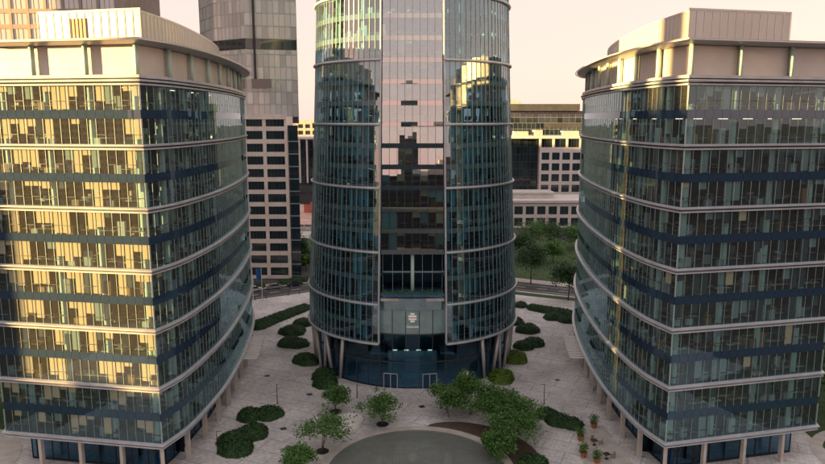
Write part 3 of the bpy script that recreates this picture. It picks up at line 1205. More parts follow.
phs = list(np.arange(-66.5, 66.6, 3.5))
for z0, z1, dr, mt, nm in ((4.6, 4.75, 0.06, MULL_D, 'lobby_transom'), (9.6, 9.8, 0.06, MULL_D, 'lobby_transom'), (0.0, 0.12, 0.10, DARKM, 'lobby_plinth'),
                           (14.0, 16.1, 0.12, SPANDREL_T, 'lobby_fascia'), (16.1, 16.25, 0.22, DARKM, 'fascia_cap')):
    b = MB()
    rd = DR / math.cos(R_(ST / 2))
    b.sweep([[tp(p, rd + d_, z) for p in phs] for d_, z in ((dr, z0), (dr, z1), (dr - 0.35, z1), (dr - 0.35, z0))], False)
    b.build(nm, mt, tower)
b = MB(); b.prism([tp(p, DR - 0.35, 0)[:2] for p in phs] + [(12, 140), (-12, 140)], 14.02, 15.55); b.build('lobby_ceiling', SLAB, tower)
# lobby interior: reception block and stairs, added warm lamps to brighten it
b = MB(); b.box(-4.5, 4.5, 119.5, 120.0, 0, 4.2); b.box(-7.5, -5, 117, 121, 4.5, 4.8); b.box(5, 7.5, 117, 121, 4.5, 4.8); b.box(-2, 2, 116.5, 117.5, 0, 1.1)
b.build('reception_wall', F_PALE, tower)
b = MB()
for x in (-3.2, -1.1, 1.1, 3.2):
    b.box(x - .5, x + .5, 116.6, 116.8, 9.0, 9.1)
    b.box(x - .4, x + .4, 118.9, 119.1, 4.5, 4.6)
b.build('lobby_fill_lamps', LAMP_T, tower, kind='stuff')
# entrance doors with pale frames
for dx, wdt in ((-11.5, 2.4), (9.0, 2.4)):
    ph = dx
    an = R_(ph)
    c = V3(tp(ph, DR + 0.22, 0))
    e = np.array([math.cos(an), math.sin(an), 0]); nn = np.array([math.sin(an), -math.cos(an), 0])
    b = MB()
    for s_ in (-1, 0, 1):
        b.obox(c + e * s_ * wdt / 2 + np.array([0, 0, 1.3]), e * .05, nn * .06, (0, 0, 1.3))
    b.obox(c + np.array([0, 0, 2.62]), e * (wdt / 2 + .05), nn * .06, (0, 0, .05))
    dd = b.build('door_frame', ALU, tower)
    for s_ in (-.5, .5):
        b = MB(); b.obox(c + e * s_ * wdt / 2 + np.array([0, 0, 1.3]), e * (wdt / 4 - .06), nn * .02, (0, 0, 1.27)); b.build('door', GL_LOBBY, tower)
# sign: stacked emblem and a line of small letters on the middle pane
SY = TC[1] - DR - 0.10
b = MB()
for x0, x1, z0, z1 in ((-.36, .36, 13.25, 13.52), (-.68, .68, 12.78, 13.12), (-.68, .68, 12.32, 12.62), (-.36, .36, 11.92, 12.22)):
    b.box(x0, x1, SY - .05, SY + .03, z0, z1)
sg_ = b.build('sign_emblem', pbsdf('sign_white', (0.66, 0.64, 0.60), rough=0.5, emit=(1, 0.95, 0.85), estr=0.03), tower)
b = MB(); b.box(-.50, .50, SY - .04, SY + .03, 12.64, 12.76); b.build('emblem_stripe', ORANGE, sg_)
b = MB()
x = -1.05
for wd, hi in ((.08, .30), (.06, .42), (.20, .30), (.20, .30), (.22, .40), (.26, .30), (.22, .30), (.20, .30), (.10, .30)):
    b.box(x, x + .06, SY - .04, SY + .02, 10.95, 10.95 + hi)
    if wd > .12:
        b.box(x + wd - .06, x + wd, SY - .04, SY + .02, 10.95, 11.25)
        b.box(x + .06, x + wd - .06, SY - .04, SY + .02, 10.95, 11.01)
    x += wd + .075
b.build('sign_lettering', MATS['sign_white'], sg_)
# slanted columns under the flared wings
for side in (-1, 1):
    for ph, dph in ((43, -4.5), (50, 3.5), (58, -5), (64, 4), (73, -5), (79, 4), (90, -5), (97, 4)):
        b = MB()
        b.tube(tp(side * ph, 19.15, 0), tp(side * (ph + dph), 19.75, 8.3), 0.30, 0.34, n=10)
        b.build('slanted_column', ALU, tower, smooth=True)
b = MB()
for side in (-1, 1):
    pr = [side * p for p in np.linspace(PH0, 180, 60)]
    b.sweep([[tp(p, r_, z) for p in pr] for r_, z in ((20.0, 8.0), (20.0, 8.12), (16.0, 8.12), (16.0, 8.0))], False)
b.build('wing_soffit', SLAB, tower)
# dark inner wall behind the side columns
b = MB()
for side in (-1, 1):
    pr = [side * p for p in np.linspace(66.5, 180, 40)]
    b.sweep([[tp(p, r_, z) for p in pr] for r_, z in ((17.6, 0), (17.6, 8.0), (17.4, 8.0), (17.4, 0))], False)
b.build('lobby_side_wall', SPANDREL, tower)

# ------------------------------------------------------------------ foliage helpers
def quads_mesh(name, cen, size, nrm, mat, aspect=0.55):
    """many small leaf faces: centre, size and facing per leaf; each is a folded two-quad leaf outline"""
    n = len(cen)
    nrm = nrm / (np.linalg.norm(nrm, axis=1, keepdims=True) + 1e-9)
    rv = rng.normal(size=(n, 3))
    u = np.cross(nrm, rv); u /= (np.linalg.norm(u, axis=1, keepdims=True) + 1e-9)
    w = np.cross(nrm, u)
    s = size[:, None]
    v = np.stack([cen - u * s, cen - w * s * aspect, cen + u * s + nrm * s * 0.15, cen + w * s * aspect], axis=1).reshape(-1, 3)
    f = np.arange(4 * n).reshape(-1, 4)
    me = bpy.data.meshes.new(name)
    me.vertices.add(4 * n)
    me.vertices.foreach_set('co', v.ravel())
    me.loops.add(4 * n)
    me.loops.foreach_set('vertex_index', f.ravel())
    me.polygons.add(n)
    me.polygons.foreach_set('loop_start', np.arange(0, 4 * n, 4))
    me.polygons.foreach_set('loop_total', np.full(n, 4))
    me.materials.append(mat)
    me.update(calc_edges=True)
    return me


def tree(name, label, loc, h, cr, ch, mat, group, seed, leaves=2600, leaf=0.20, flat=1.0, stems=1, nlimb=9, pit=False, trunk_r=0.14, density=1.0):
    """tapered trunk with limbs; crown = leaf clumps set round the limb ends, loose outline and gaps"""
    r = np.random.default_rng(seed)
    root = thing(name, label, 'tree', loc, group)
    z_low = h - ch
    tr = MB()
    clumps = []
    for st in range(stems):
        base = np.array([r.normal(0, .12), r.normal(0, .12), 0.0]) if stems > 1 else np.zeros(3)
        lean = r.normal(0, 0.05 * h, 2) if stems == 1 else r.normal(0, 0.16 * h, 2)
        fork = np.array([lean[0] * .5, lean[1] * .5, z_low + 0.10 * ch])
        tr.tube(base, fork, trunk_r, trunk_r * .62, n=7)
        top = np.array([lean[0], lean[1], h - 0.15 * ch])
        tr.tube(fork, top, trunk_r * .6, trunk_r * .18, n=6)
        for k in range(nlimb // stems + 1):
            az = r.uniform(0, 2 * math.pi)
            rad = cr * math.sqrt(r.uniform(0.12, 1.0))
            zz = z_low + ch * (0.25 + 0.70 * r.random() * math.sqrt(max(0.05, 1 - (rad / cr) ** 2 * .8)))
            tip = np.array([lean[0] * .6 + rad * math.cos(az), lean[1] * .6 + rad * math.sin(az), zz])
            t0 = r.uniform(0.05, 0.75)
            st_ = fork + (top - fork) * t0
            mid = (st_ + tip) / 2 + np.array([0, 0, 0.08 * ch])
            tr.tube(st_, mid, trunk_r * .38, trunk_r * .22, n=5, caps=False)
            tr.tube(mid, tip, trunk_r * .22, trunk_r * .06, n=5)
            for q, wgt in ((tip, 1.0), ((mid + tip) / 2, .7), (mid + r.normal(0, .12 * cr, 3), .6)):
                clumps.append((q, wgt))
            for e in range(2):
                q = tip + r.normal(0, 1, 3) * np.array([.22 * cr, .22 * cr, .12 * ch])
                tr.tube(mid + (tip - mid) * .6, q, trunk_r * .10, trunk_r * .04, n=4, caps=False)
                clumps.append((q, .7))
        clumps.append((top, .9))
    tr.v = [(p[0] + loc[0], p[1] + loc[1], p[2] + loc[2]) for p in tr.v]
    tr.build('trunk', BARK, root)
    W = np.array([c[1] for c in clumps]); W = W / W.sum()
    idx = r.choice(len(clumps), size=leaves, p=W)
    cc = np.array([c[0] for c in clumps])[idx]
    spread = np.array([.21 * cr, .21 * cr, .11 * ch * flat + .05])
    g = r.normal(size=(leaves, 3))
    g /= np.maximum(1.0, np.linalg.norm(g, axis=1, keepdims=True) / 1.7)
    pos = cc + g * spread
    pos[:, 2] = np.maximum(pos[:, 2], z_low * 0.75)
    nr = r.normal(size=(leaves, 3)) * .55 + np.array([0, 0, 1.0])
    me = quads_mesh('crown', pos, r.uniform(.6, 1.25, leaves) * leaf, nr, mat)
    link('crown', me, root, org=loc)
    if pit:
        b = MB(); b.lathe((loc[0], loc[1], 0), [(0.95, 0.004), (0.95, 0.05), (0.80, 0.06), (0.1, 0.07)], n=18)
        b.build('tree_pit', DARKM, root)
    return root


def mound(label, discs, h, mat, group, seed, leaf=0.12, dens=26):
    """clipped shrub bed: one rounded body over a union of discs, skinned with small leaves"""
    r = np.random.default_rng(seed)
    if len(discs) > 3:
        nd = [discs[0]]
        for d0, d1 in zip(discs, discs[1:]):
            nd += [tuple(V3(d0) + (V3(d1) - V3(d0)) * t / 3) for t in (1, 2, 3)]
        discs = nd
    cx, cy = np.mean([d[0] for d in discs]), np.mean([d[1] for d in discs])
    root = thing('shrub_mound', label, 'shrub', (cx, cy, 0), group)
    x0, x1 = min(d[0] - d[2] for d in discs), max(d[0] + d[2] for d in discs)
    y0, y1 = min(d[1] - d[2] for d in discs), max(d[1] + d[2] for d in discs)
    ph = r.uniform(0, 6.28, 6)

    def height(x, y):
        v = np.zeros_like(x)
        for dx, dy, dr in discs:
            a = np.arctan2(y - dy, x - dx)
            rr = dr * (1 + .05 * np.sin(3 * a + ph[0]) + .04 * np.sin(5 * a + ph[1]))
            t = np.clip(1 - ((x - dx) ** 2 + (y - dy) ** 2) / rr ** 2, 0, 1)
            v = np.maximum(v, np.power(t, 0.42))
        lump = 1 + .09 * np.sin(1.9 * x + ph[2]) * np.sin(1.7 * y + ph[3]) + .05 * np.sin(4.3 * x + ph[4]) * np.sin(3.9 * y + ph[5])
        return v * h * lump
    st = 0.28
    nx, ny = int((x1 - x0) / st) + 3, int((y1 - y0) / st) + 3
    gx, gy = np.meshgrid(x0 - st + st * np.arange(nx), y0 - st + st * np.arange(ny))
    gz = height(gx, gy)
    mb = MB()
    ids = {}
    fs = []
    for j in range(ny - 1):
        for i in range(nx - 1):
            q = [(j, i), (j, i + 1), (j + 1, i + 1), (j + 1, i)]
            if max(gz[a] for a in q) > 0.01:
                for a in q:
                    if a not in ids:
                        ids[a] = len(mb.v)
                        mb.v.append((gx[a], gy[a], gz[a] * .90 - (0.02 if gz[a] <= 0 else 0)))
                fs.append(tuple(ids[a] for a in q))
    mb.f = fs
    mb.build('shrub_body', mat, root, smooth=True)
    n = int((x1 - x0) * (y1 - y0) * dens * 2)
    px, py = r.uniform(x0, x1, n), r.uniform(y0, y1, n)
    pz = height(px, py)
    e = 0.06
    gxn = (height(px + e, py) - height(px - e, py)) / (2 * e)
    gyn = (height(px, py + e) - height(px, py - e)) / (2 * e)
    ok = pz > 0.04
    steep = np.sqrt(gxn ** 2 + gyn ** 2)
    pos = np.stack([px, py, pz], 1)[ok]
    nr = np.stack([-gxn, -gyn, np.ones_like(gxn)], 1)[ok]
    # sides: extra leaves hanging on the steep rim
    rim = np.where(ok & (steep > .8))[0]
    ex = np.repeat(rim, 3)
    pe = np.stack([px[ex], py[ex], pz[ex] * r.uniform(.05, 1, len(ex))], 1)
    ne = np.stack([-gxn[ex], -gyn[ex], np.full(len(ex), .5)], 1)
    pos = np.vstack([pos, pe]); nr = np.vstack([nr, ne])
    nr = nr / np.linalg.norm(nr, axis=1, keepdims=True) + r.normal(0, .45, pos.shape)
    pos = pos + nr * r.uniform(-.03, .20, (len(pos), 1)) - np.array([cx, cy, 0])
    me = quads_mesh('foliage', pos, r.uniform(.6, 1.3, len(pos)) * leaf, nr, mat, .6)
    link('foliage', me, root, org=(cx, cy, 0))
    return root


# planting boxes on the tower's terrace
b = MB()
for j in range(4):
    x0 = -5.0 + 2.55 * j
    b.box(x0, x0 + 2.3, TY + .05, TY + .6, 16.06, 16.55)
b.build('planter_boxes', CONC, tower, kind='stuff')
n = 1500
tpos = np.stack([rng.uniform(-5.1, 5.1, n), TY + .35 + rng.normal(0, .22, n) - TO[1], 16.6 + np.abs(rng.normal(0, .35, n))], 1)
link('terrace_planting', quads_mesh('terrace_planting', tpos, rng.uniform(.06, .15, n), rng.normal(size=(n, 3)) + np.array([0, -.3, .6]), LEAF_M), tower, kind='stuff', org=TO)

# ------------------------------------------------------------------ plaza: pool, planting bed, round bench
PC, PR = (0.6, 84.0), 12.0
b = MB(); b.sheet(circle(*PC, PR, 96), 0.02)
struct(b.build('pool_water', WATER))
b = MB()
ci, co = circle(*PC, PR, 96), circle(*PC, PR + 1.1, 96)
b.sweep([at_z(ci, 0.0), at_z(ci, 0.16), at_z(co, 0.16), at_z(co, 0.0)])
tag(b.build('pool_rim', CONC), 'pale stone rim round the shallow circular pool', 'pool rim')
bed = circle(*PC, PR + 1.15, 40, 84, -28)
bedo = [(PC[0] + (PR + 1.15 + 4.6 * math.sin(math.pi * min(1, max(0, k / 39))) ** .6) * math.cos(R_(84 - 112 * k / 39)),
         PC[1] + (PR + 1.15 + 4.6 * math.sin(math.pi * min(1, max(0, k / 39))) ** .6) * math.sin(R_(84 - 112 * k / 39))) for k in range(40)]
b = MB()
b.sweep([at_z(bed, 0.05), at_z(bedo, 0.05)], False, False)
struct(b.build('planting_bed', SOIL))
b = MB(); b.lathe((-9.9, 99.0, 0), [(2.25, 0.0), (2.3, 0.38), (2.2, 0.45), (1.7, 0.45), (1.6, 0.36), (0.2, 0.34)], n=40)
tag(b.build('round_bench', WHITE, smooth=False), 'low pale round stone bench between the small plaza trees', 'bench')

SPECS = [
    ('small tree in a dark pit behind the round bench', (-12.3, 102.6), 4.0, 2.0, 2.4, LEAF_M),
    ('small spreading tree in a dark pit facing the tower entrance', (-4.6, 98.0), 4.2, 2.6, 2.2, LEAF_M),
    ('broad dark tree in a pit beside the curved pool rim', (-12.7, 89.4), 5.0, 3.4, 2.8, LEAF_M),
    ('low leafy tree cut by the lower picture edge, nearest the camera', (-15.6, 83.6), 3.2, 2.3, 2.0, LEAF_M),
    ('feathery tree at the tower end of the pool planting bed', (5.6, 100.4), 5.0, 3.0, 3.2, LEAF_M),
    ('upright feathery tree second from the tower end of the bed', (9.2, 101.2), 6.0, 2.6, 3.8, LEAF_M),
    ('dense tree rising in the middle of the pool bed group', (12.2, 97.4), 5.6, 3.2, 3.4, LEAF_M),
    ('wide tree on the outer side of the pool bed group', (15.6, 95.6), 5.2, 3.3, 3.0, LEAF_M),
    ('tree overhanging the pool water with its dense crown', (13.6, 91.4), 5.0, 3.0, 3.0, LEAF_M),
    ('lowest tree of the pool bed, trailing over the rim', (12.2, 88.0), 3.8, 2.3, 2.6, LEAF_M),
]
for i, (lb, (x, y), h, cr, ch, mt) in enumerate(SPECS):
    tree('plaza_tree', lb, (x, y, 0.0 if i < 4 else 0.05), h, cr, ch, mt, 'small trees on the plaza', 100 + i,
         leaves=2400 if i < 4 else 4200, leaf=0.20, flat=1.3, stems=3 if i < 4 else 2, nlimb=12, pit=i < 4, trunk_r=0.07)

MOUNDS = [
    ('long dark hedge bed by the street behind the gold-lit block', [(-35, 147.5, 2.4), (-33, 151.5, 2.1), (-30.8, 155.5, 2.1), (-28.4, 159.5, 1.9), (-26.6, 162.5, 1.6)], 1.1, LEAF_D),
    ('small dark mound touching the street end of the tower columns, gold-lit side', [(-25, 149.6, 2.3)], 1.2, LEAF_D),
    ('second dark mound from the street on the gold-lit side', [(-26.3, 143.6, 2.9)], 1.3, LEAF_D),
    ('wide dark mound, third from the street on the gold-lit side', [(-25.4, 135.8, 2.6), (-23.6, 135.0, 2.2)], 1.3, LEAF_D),
    ('dark round mound beside the slanted columns on the gold-lit side', [(-20.8, 125.8, 2.3), (-19.9, 124.6, 1.9)], 1.3, LEAF_D),
    ('tall dark double mound closest to the entrance doors', [(-15.8, 116.8, 2.2), (-15.2, 113.6, 2.1)], 1.7, LEAF_D),
    ('dark kidney shaped mound under the curved side of the gold-lit block', [(-25.4, 100.6, 2.1), (-22.6, 101.2, 2.2)], 1.2, LEAF_D),
    ('large dark mound at the foot of the gold-lit block', [(-25.6, 92.2, 2.5), (-23.7, 94.6, 2.3), (-24.8, 89.6, 2.3)], 1.3, LEAF_D),
    ('small dark mound by the road verge on the shaded block side', [(27.0, 165.0, 1.8)], 1.0, LEAF_D),
    ('long dark hedge bed along the verge on the shaded block side', [(30.0, 162.4, 1.7), (32.6, 160.4, 1.9), (35.4, 158.6, 1.9), (38, 156.4, 1.9)], 1.1, LEAF_D),
    ('dark mound in front of the verge hedge, shaded block side', [(33.2, 154.4, 2.3), (36, 152.2, 2.2)], 1.2, LEAF_D),
    ('dark mound half hidden by the shaded block', [(38.2, 146.6, 2.2)], 1.2, LEAF_D),
    ('dark mound highest beside the slanted columns on the shaded side', [(23.4, 150.6, 2.1)], 1.3, LEAF_D),
    ('round dark mound second beside the slanted columns on the shaded side', [(25.4, 144.8, 2.6)], 1.4, LEAF_D),
    ('dark kidney shaped mound on the open paving, shaded side', [(22.8, 133.6, 2.0), (25.2, 135.6, 2.2)], 1.3, LEAF_D),
    ('bright green rounded bush second from the entrance', [(19.8, 126.2, 2.5)], 1.6, LEAF_L),
    ('bright green ball shaped bush closest to the entrance', [(15.9, 115.9, 2.2)], 1.9, LEAF_L),
    ('dark three lobed mound between lamp post and shaded block', [(21.2, 101.0, 1.7), (22.6, 98.7, 2.0), (24.4, 97.4, 1.6)], 1.1, LEAF_D),
    ('dark mound cut by the lower picture edge beside the pool bed', [(16.4, 85.6, 2.0)], 1.0, LEAF_D),
]
for i, (lb, ds, h, mt) in enumerate(MOUNDS):
    mound(lb, ds, h, mt, 'clipped shrub mounds on the plaza', 300 + i, leaf=0.17 if mt is LEAF_D else 0.20)


# lamp posts and bollards
def lamp_post(label, x, y, h=3.4, arm=1.2, sgn=1):
    r = thing('lamp_post', label, 'lamp post', (x, y, 0), 'slim lamp posts on the plaza')
    b = MB(); b.lathe((x, y, 0), [(.16, 0), (.16, .08), (.07, .12), (.05, h)], n=10); b.build('pole', DARKM, r)
    b = MB(); b.tube((x, y, h - .06), (x + sgn * arm * .7, y, h + .04), .035, n=6); b.build('arm', DARKM, r)
    b = MB(); b.box(min(x + sgn * arm * .6, x + sgn * arm), max(x + sgn * arm * .6, x + sgn * arm), y - .09, y + .09, h + .0, h + .09); b.build('lamp_head', ALU, r)


lamp_post('slim lamp post beside the kidney mound of the gold-lit block', -22.2, 105.6)
lamp_post('slim lamp post on open paving before the shaded block', 21.6, 105.6, sgn=-1)
lamp_post('slim lamp post standing by the large mound, gold-lit side', -27.2, 88.6)
for i, (x, y, h, lb) in enumerate(((-9.3, 108.2, 2.2, 'dark post before the lobby glass near the double door'), (9.6, 110.0, 2.2, 'dark post near the bright green ball bush'),
                                   (-6.2, 112.0 - 1.2, 1.0, 'short dark bollard at the entrance doors'))):
    r = MB(); r.lathe((x, y, 0), [(.10, 0), (.10, .05), (.075, .06), (.075, h - .04), (.05, h)], n=10)
    tag(r.build('bollard', DARKM), lb, 'bollard', 'dark posts before the lobby')
# pale goblet shaped urn by the lobby wall
r = MB(); r.lathe((9.3, 113.1, 0), [(.30, 0), (.32, .06), (.12, .2), (.11, 1.2), (.35, 1.6), (.52, 2.1), (.55, 2.6), (.45, 2.62), (.1, 2.3)], n=16)
tag(r.build('urn', STONE, smooth=True), 'pale goblet shaped urn standing against the lobby glass', 'urn')
# benches along the paving
# terrace with pots, tables and chairs, lower right
deck = [(22.6, 83.0), (30.2, 83.4), (29.2, 97.5), (25.4, 97.0)]
r = thing('terrace_deck', 'slatted cafe terrace deck at the foot of the shaded block', 'deck', (26, 88, 0))
for j in range(22):
    y = 83.1 + j * .64
    t = min(1, (y - 83) / 14)
    b = MB(); b.box(22.8 + 2.5 * t, 30.0 - 0.9 * t, y, y + .58, 0.0, 0.12); b.build('plank', CONC, r)


def potted(label, x, y, h, seed, pot_h=.7):
    rr = np.random.default_rng(seed)
    r = thing('potted_plant', label, 'potted plant', (x, y, 0.12), 'terracotta pots on the terrace')
    b = MB(); b.lathe((x, y, .12), [(.34, 0), (.46, pot_h - .1), (.52, pot_h - .08), (.52, pot_h), (.42, pot_h), (.4, pot_h - .1)], n=16); b.build('pot', TERRA, r)
    n = 420
    p = rr.normal(size=(n, 3)) * np.array([.33, .33, .3 * h]) + np.array([0, 0, pot_h + .5 * h])
    p[:, 2] = np.maximum(p[:, 2], pot_h - .05)
    link('foliage', quads_mesh('foliage', p, rr.uniform(.07, .16, n), rr.normal(size=(n, 3)) + np.array([0, 0, .6]), LEAF_M), r, org=(x, y, .12))


potted('terracotta pot plant at the outer corner of the terrace', 24.4, 92.6, 1.1, 1)
potted('taller terracotta pot plant by the building column', 27.4, 96.6, 1.5, 2)
potted('bushy terracotta pot plant at the lower terrace edge', 23.6, 87.6, 1.2, 3)
potted('terracotta pot plant cut by the lower picture edge', 25.0, 86.0, 1.0, 4)


def cafe_table(label, x, y):
    r = thing('cafe_table', label, 'table', (x, y, .12), 'cafe tables on the terrace')
    b = MB(); b.rbox(x, y, .84, .88, .9, .9, .3); b.build('table_top', DARKM, r)
    b = MB(); b.lathe((x, y, .12), [(.28, 0), (.28, .03), (.05, .05), (.05, .72)], n=10); b.build('leg', DARKM, r)


def cafe_chair(label, x, y, a):
    r = thing('cafe_chair', label, 'chair', (x, y, .12), 'cafe chairs on the terrace')
    ca, sa = math.cos(a), math.sin(a)
    b = MB(); b.rbox(x, y, .56, .61, .45, .45, a); b.build('seat', F_WARM, r)
    b = MB(); b.rbox(x - sa * .22 * -1, y + ca * .22, .62, 1.02, .45, .05, a); b.build('backrest', F_WARM, r)
    for i in (-1, 1):
        for j in (-1, 1):
            b = MB(); px, py = x + (ca * i - sa * j) * .19, y + (sa * i + ca * j) * .19
            b.rbox(px, py, .12, .56, .04, .04, a); b.build('leg', DARKM, r)


cafe_table('dark square cafe table near the outer pot', 26.0, 91.0)
cafe_table('dark square cafe table near the lower pots', 26.6, 87.0)
cafe_chair('wooden cafe chair on the building side of the upper table', 27.0, 91.2, 1.4)
cafe_chair('wooden cafe chair on the street side of the upper table', 26.0, 92.0, 0.1)
cafe_chair('wooden cafe chair beside the lower table', 27.6, 87.3, 1.6)

for i, (x, y, lb) in enumerate(((-19.5, 96.5, 'square dark drain cover between the kidney mound and the round bench'), (-17.5, 109.5, 'square dark drain cover before the dark double mound'),
                                (16.8, 107.5, 'square dark drain cover near the bright green ball bush'), (26.0, 116.0, 'square dark drain cover under the slatted canopy of the shaded block'),
                                (-26.5, 118.0, 'square dark drain cover under the slatted canopy of the gold-lit block'), (1.5, 104.5, 'square dark drain cover on the axis of the tower entrance'))):
    b = MB(); b.rbox(x, y, 0.004, 0.014, .9, .9, .42); b.rbox(x, y, 0.014, 0.022, .7, .7, .42)
    tag(b.build('drain_cover', DARKM), lb, 'drain cover', 'drain covers in the paving')

# ------------------------------------------------------------------ street at the back: cars, flags, trees
def car(label, x, y, rot, paint):
    r = thing('parked_car', label, 'car', (0, 0, 0), 'cars parked along the kerb')
    ORIGIN[r] = (0, 0, 0)
    # side outline, lofted across the width with tumblehome
    low = [(-2.15, .35), (-2.2, .62), (-2.1, .86), (-1.3, .93), (1.15, .98), (2.05, .90), (2.15, .60), (2.1, .32)]
    cab = [(-1.25, .92), (-.55, 1.42), (.75, 1.46), (1.75, .96)]
    b = MB()
    for pr, wb_, wt_ in ((low, .88, .84),):
        n = len(pr)
        vs_ = [(px, -(wb_ if pz < .8 else wt_), pz) for px, pz in pr] + [(px, (wb_ if pz < .8 else wt_), pz) for px, pz in pr]
        b.add(vs_, [tuple(range(n)), tuple(range(n, 2 * n))[::-1]] + [(i, (i + 1) % n, n + (i + 1) % n, n + i) for i in range(n)])
    body = b.build('body', paint, r)
    b = MB()
    n = 4
    vs_ = [(px, -(.82 if pz < 1.2 else .64), pz) for px, pz in cab] + [(px, (.82 if pz < 1.2 else .64), pz) for px, pz in cab]
    b.add(vs_, [tuple(range(n)), tuple(range(n, 2 * n))[::-1]] + [(i, (i + 1) % n, n + (i + 1) % n, n + i) for i in range(n)])
    b.build('window_glass', DGLASS, r)
    b = MB(); b.add([(-.6, -.65, 1.44), (.8, -.65, 1.48), (.8, .65, 1.48), (-.6, .65, 1.44), (-.6, -.65, 1.39), (.8, -.65, 1.43), (.8, .65, 1.43), (-.6, .65, 1.39)],
                    [(0, 1, 2, 3), (7, 6, 5, 4), (0, 4, 5, 1), (1, 5, 6, 2), (2, 6, 7, 3), (3, 7, 4, 0)])
    b.build('roof', paint, r)
    for px in (-1.35, 1.35):
        for sy in (-1, 1):
            b = MB(); b.tube((px, sy * .70, .32), (px, sy * .90, .32), .32, n=16); wh = b.build('wheel', RUBBER, r)
            b = MB(); b.tube((px, sy * .89, .32), (px, sy * .915, .32), .20, n=12); b.build('rim', ALU, wh)
    for sy in (-1, 1):
        b = MB(); b.box(-2.19, -2.12, sy * .62 - .18, sy * .62 + .18, .66, .78); b.build('headlight', WHITE, r)
        b = MB(); b.box(2.09, 2.16, sy * .62 - .16, sy * .62 + .16, .68, .82); b.build('tail_light', REDL, r)
    r.location = (x, y, -.12)
    r.rotation_euler = (0, 0, rot)


def road_at(x, d):
    pts = offset(ROAD, d, False)
    i = min(range(len(pts) - 1), key=lambda k: abs(pts[k][0] - x))
    t = pts[i + 1] - pts[i]
    return pts[i][0], pts[i][1], math.atan2(t[1], t[0])


for x, pt, lb in ((-43.2, CARW, 'white car parked by the stone tower, first of three'), (-38.2, CARS, 'silver car parked in the middle of the three by the stone tower'),
                  (-33.2, CARK, 'black car parked nearest the street tree')):
    px, py, a = road_at(x, 3.9)
    car(lb, x, py + (x - px) * math.tan(a), a + math.pi, pt)


def clipped_hedge(label, x0, x1, d):
    pts = [p for p in offset(ROAD, d, False) if x0 <= p[0] <= x1]
    pts = resample(pts, 1.0)
    mound(label, [(p[0], p[1], 1.15) for p in pts], 1.3, LEAF_D, 'low hedges by the street', int(x0 * 7) % 1000, leaf=.16, dens=14)


clipped_hedge('low hedge before the stone tower, its far part', -50, -41, 7.2)
clipped_hedge('low hedge behind the black and silver parked cars', -38.5, -28, 7.2)
for (x, y, h, blue, lb) in ((-38.6, 169.6, 9.0, True, 'white flagpole with a blue flag before the parked cars'), (-40.7, 168.6, 10.5, False, 'bare white flagpole nearest the gold-lit block')):
    r = thing('flagpole', lb, 'flagpole', (x, y, 0), 'flagpoles by the street')
    b = MB(); b.lathe((x, y, 0), [(.14, 0), (.14, .1), (.08, .12), (.05, h)], n=8); b.build('pole', WHITE, r)
    if blue:
        b = MB()
        xs = np.linspace(0, 1.3, 8)
        fr_ = [(x - .06 - q, y + .12 * math.sin(q * 5), h - .3) for q in xs]
        b.sweep([fr_, [(p[0], p[1] + .05 * math.sin(p[0] * 4), p[2] - 3.2) for p in fr_], [(p[0], p[1] + .03 + .05 * math.sin(p[0] * 4), p[2] - 3.2) for p in fr_], [(p[0], p[1] + .03, p[2]) for p in fr_]], False)
        b.build('flag', BLUE, r)
for i, x in enumerate((-46, -43, -40, -37, -34, -31, -28)):
    px, py, a = road_at(x, -5.9)
    b = MB(); b.lathe((px, py, 0), [(.09, 0), (.09, .95), (.05, 1.0)], n=8)
    tag(b.build('bollard', DARKM), 'short dark street bollard by the parked cars, %s from the flagpoles' % ('first', 'second', 'third', 'fourth', 'fifth', 'sixth', 'seventh')[i], 'bollard', 'short bollards along the street kerb')

# street trees
ST_ = [
    ('round dark street tree beyond the black parked car', (-36.4, 213, 0), 9.5, 3.6, 8.0, LEAF_D),
    ('small yellowish tree beside the round street tree', (-33.2, 208, 0), 4.5, 1.6, 3.4, LEAF_L),
    ('street tree on the verge nearest the tower, shaded side', (33.8, 180.4 + 9, 0), 12.5, 3.9, 9.0, LEAF_D),
    ('dense street tree on the road verge nearest the shaded block', (40.2, 170.5, 0), 11.5, 4.2, 8.5, LEAF_D),
    ('slim street tree at the edge of the tower wing', (27.6, 186.5 + 9, 0), 11.0, 3.0, 8.5, LEAF_D),
    ('park tree before the low white building, tower end', (41, 236, 0), 12.0, 5.4, 9.5, LEAF_M),
    ('park tree before the low white building, its middle', (50.5, 240, 0), 11.0, 5.6, 9.0, LEAF_D),
    ('park tree before the low white building, third along', (60, 243, 0), 9.0, 5.0, 7.5, LEAF_M),
    ('park tree before the low white building, at the block edge', (68, 246, 0), 8.0, 5.0, 6.5, LEAF_D),
    ('small park tree between road and low white building', (46, 218, 0), 7.0, 3.6, 5.6, LEAF_M),
    ('broad park tree behind the road verge by the tower wing', (35.5, 222, 0), 11.0, 4.2, 9.0, LEAF_D),
    ('tree beside the curved path at the shaded block outer end', (67, 103, 0), 15.0, 6.0, 12.5, LEAF_D),
    ('second tree behind the shaded block outer end', (74, 118, 0), 14.0, 6.0, 12.0, LEAF_M),
    ('tree behind the outer end of the gold-lit block', (-66, 104, 0), 12.0, 6.0, 10.0, LEAF_D),
]
for i, (lb, loc, h, cr, ch, mt) in enumerate(ST_):
    tree('street_tree', lb, loc, h, cr, ch, mt, 'trees along the street and park', 500 + i, leaves=3600, leaf=0.30, nlimb=22, trunk_r=.2)

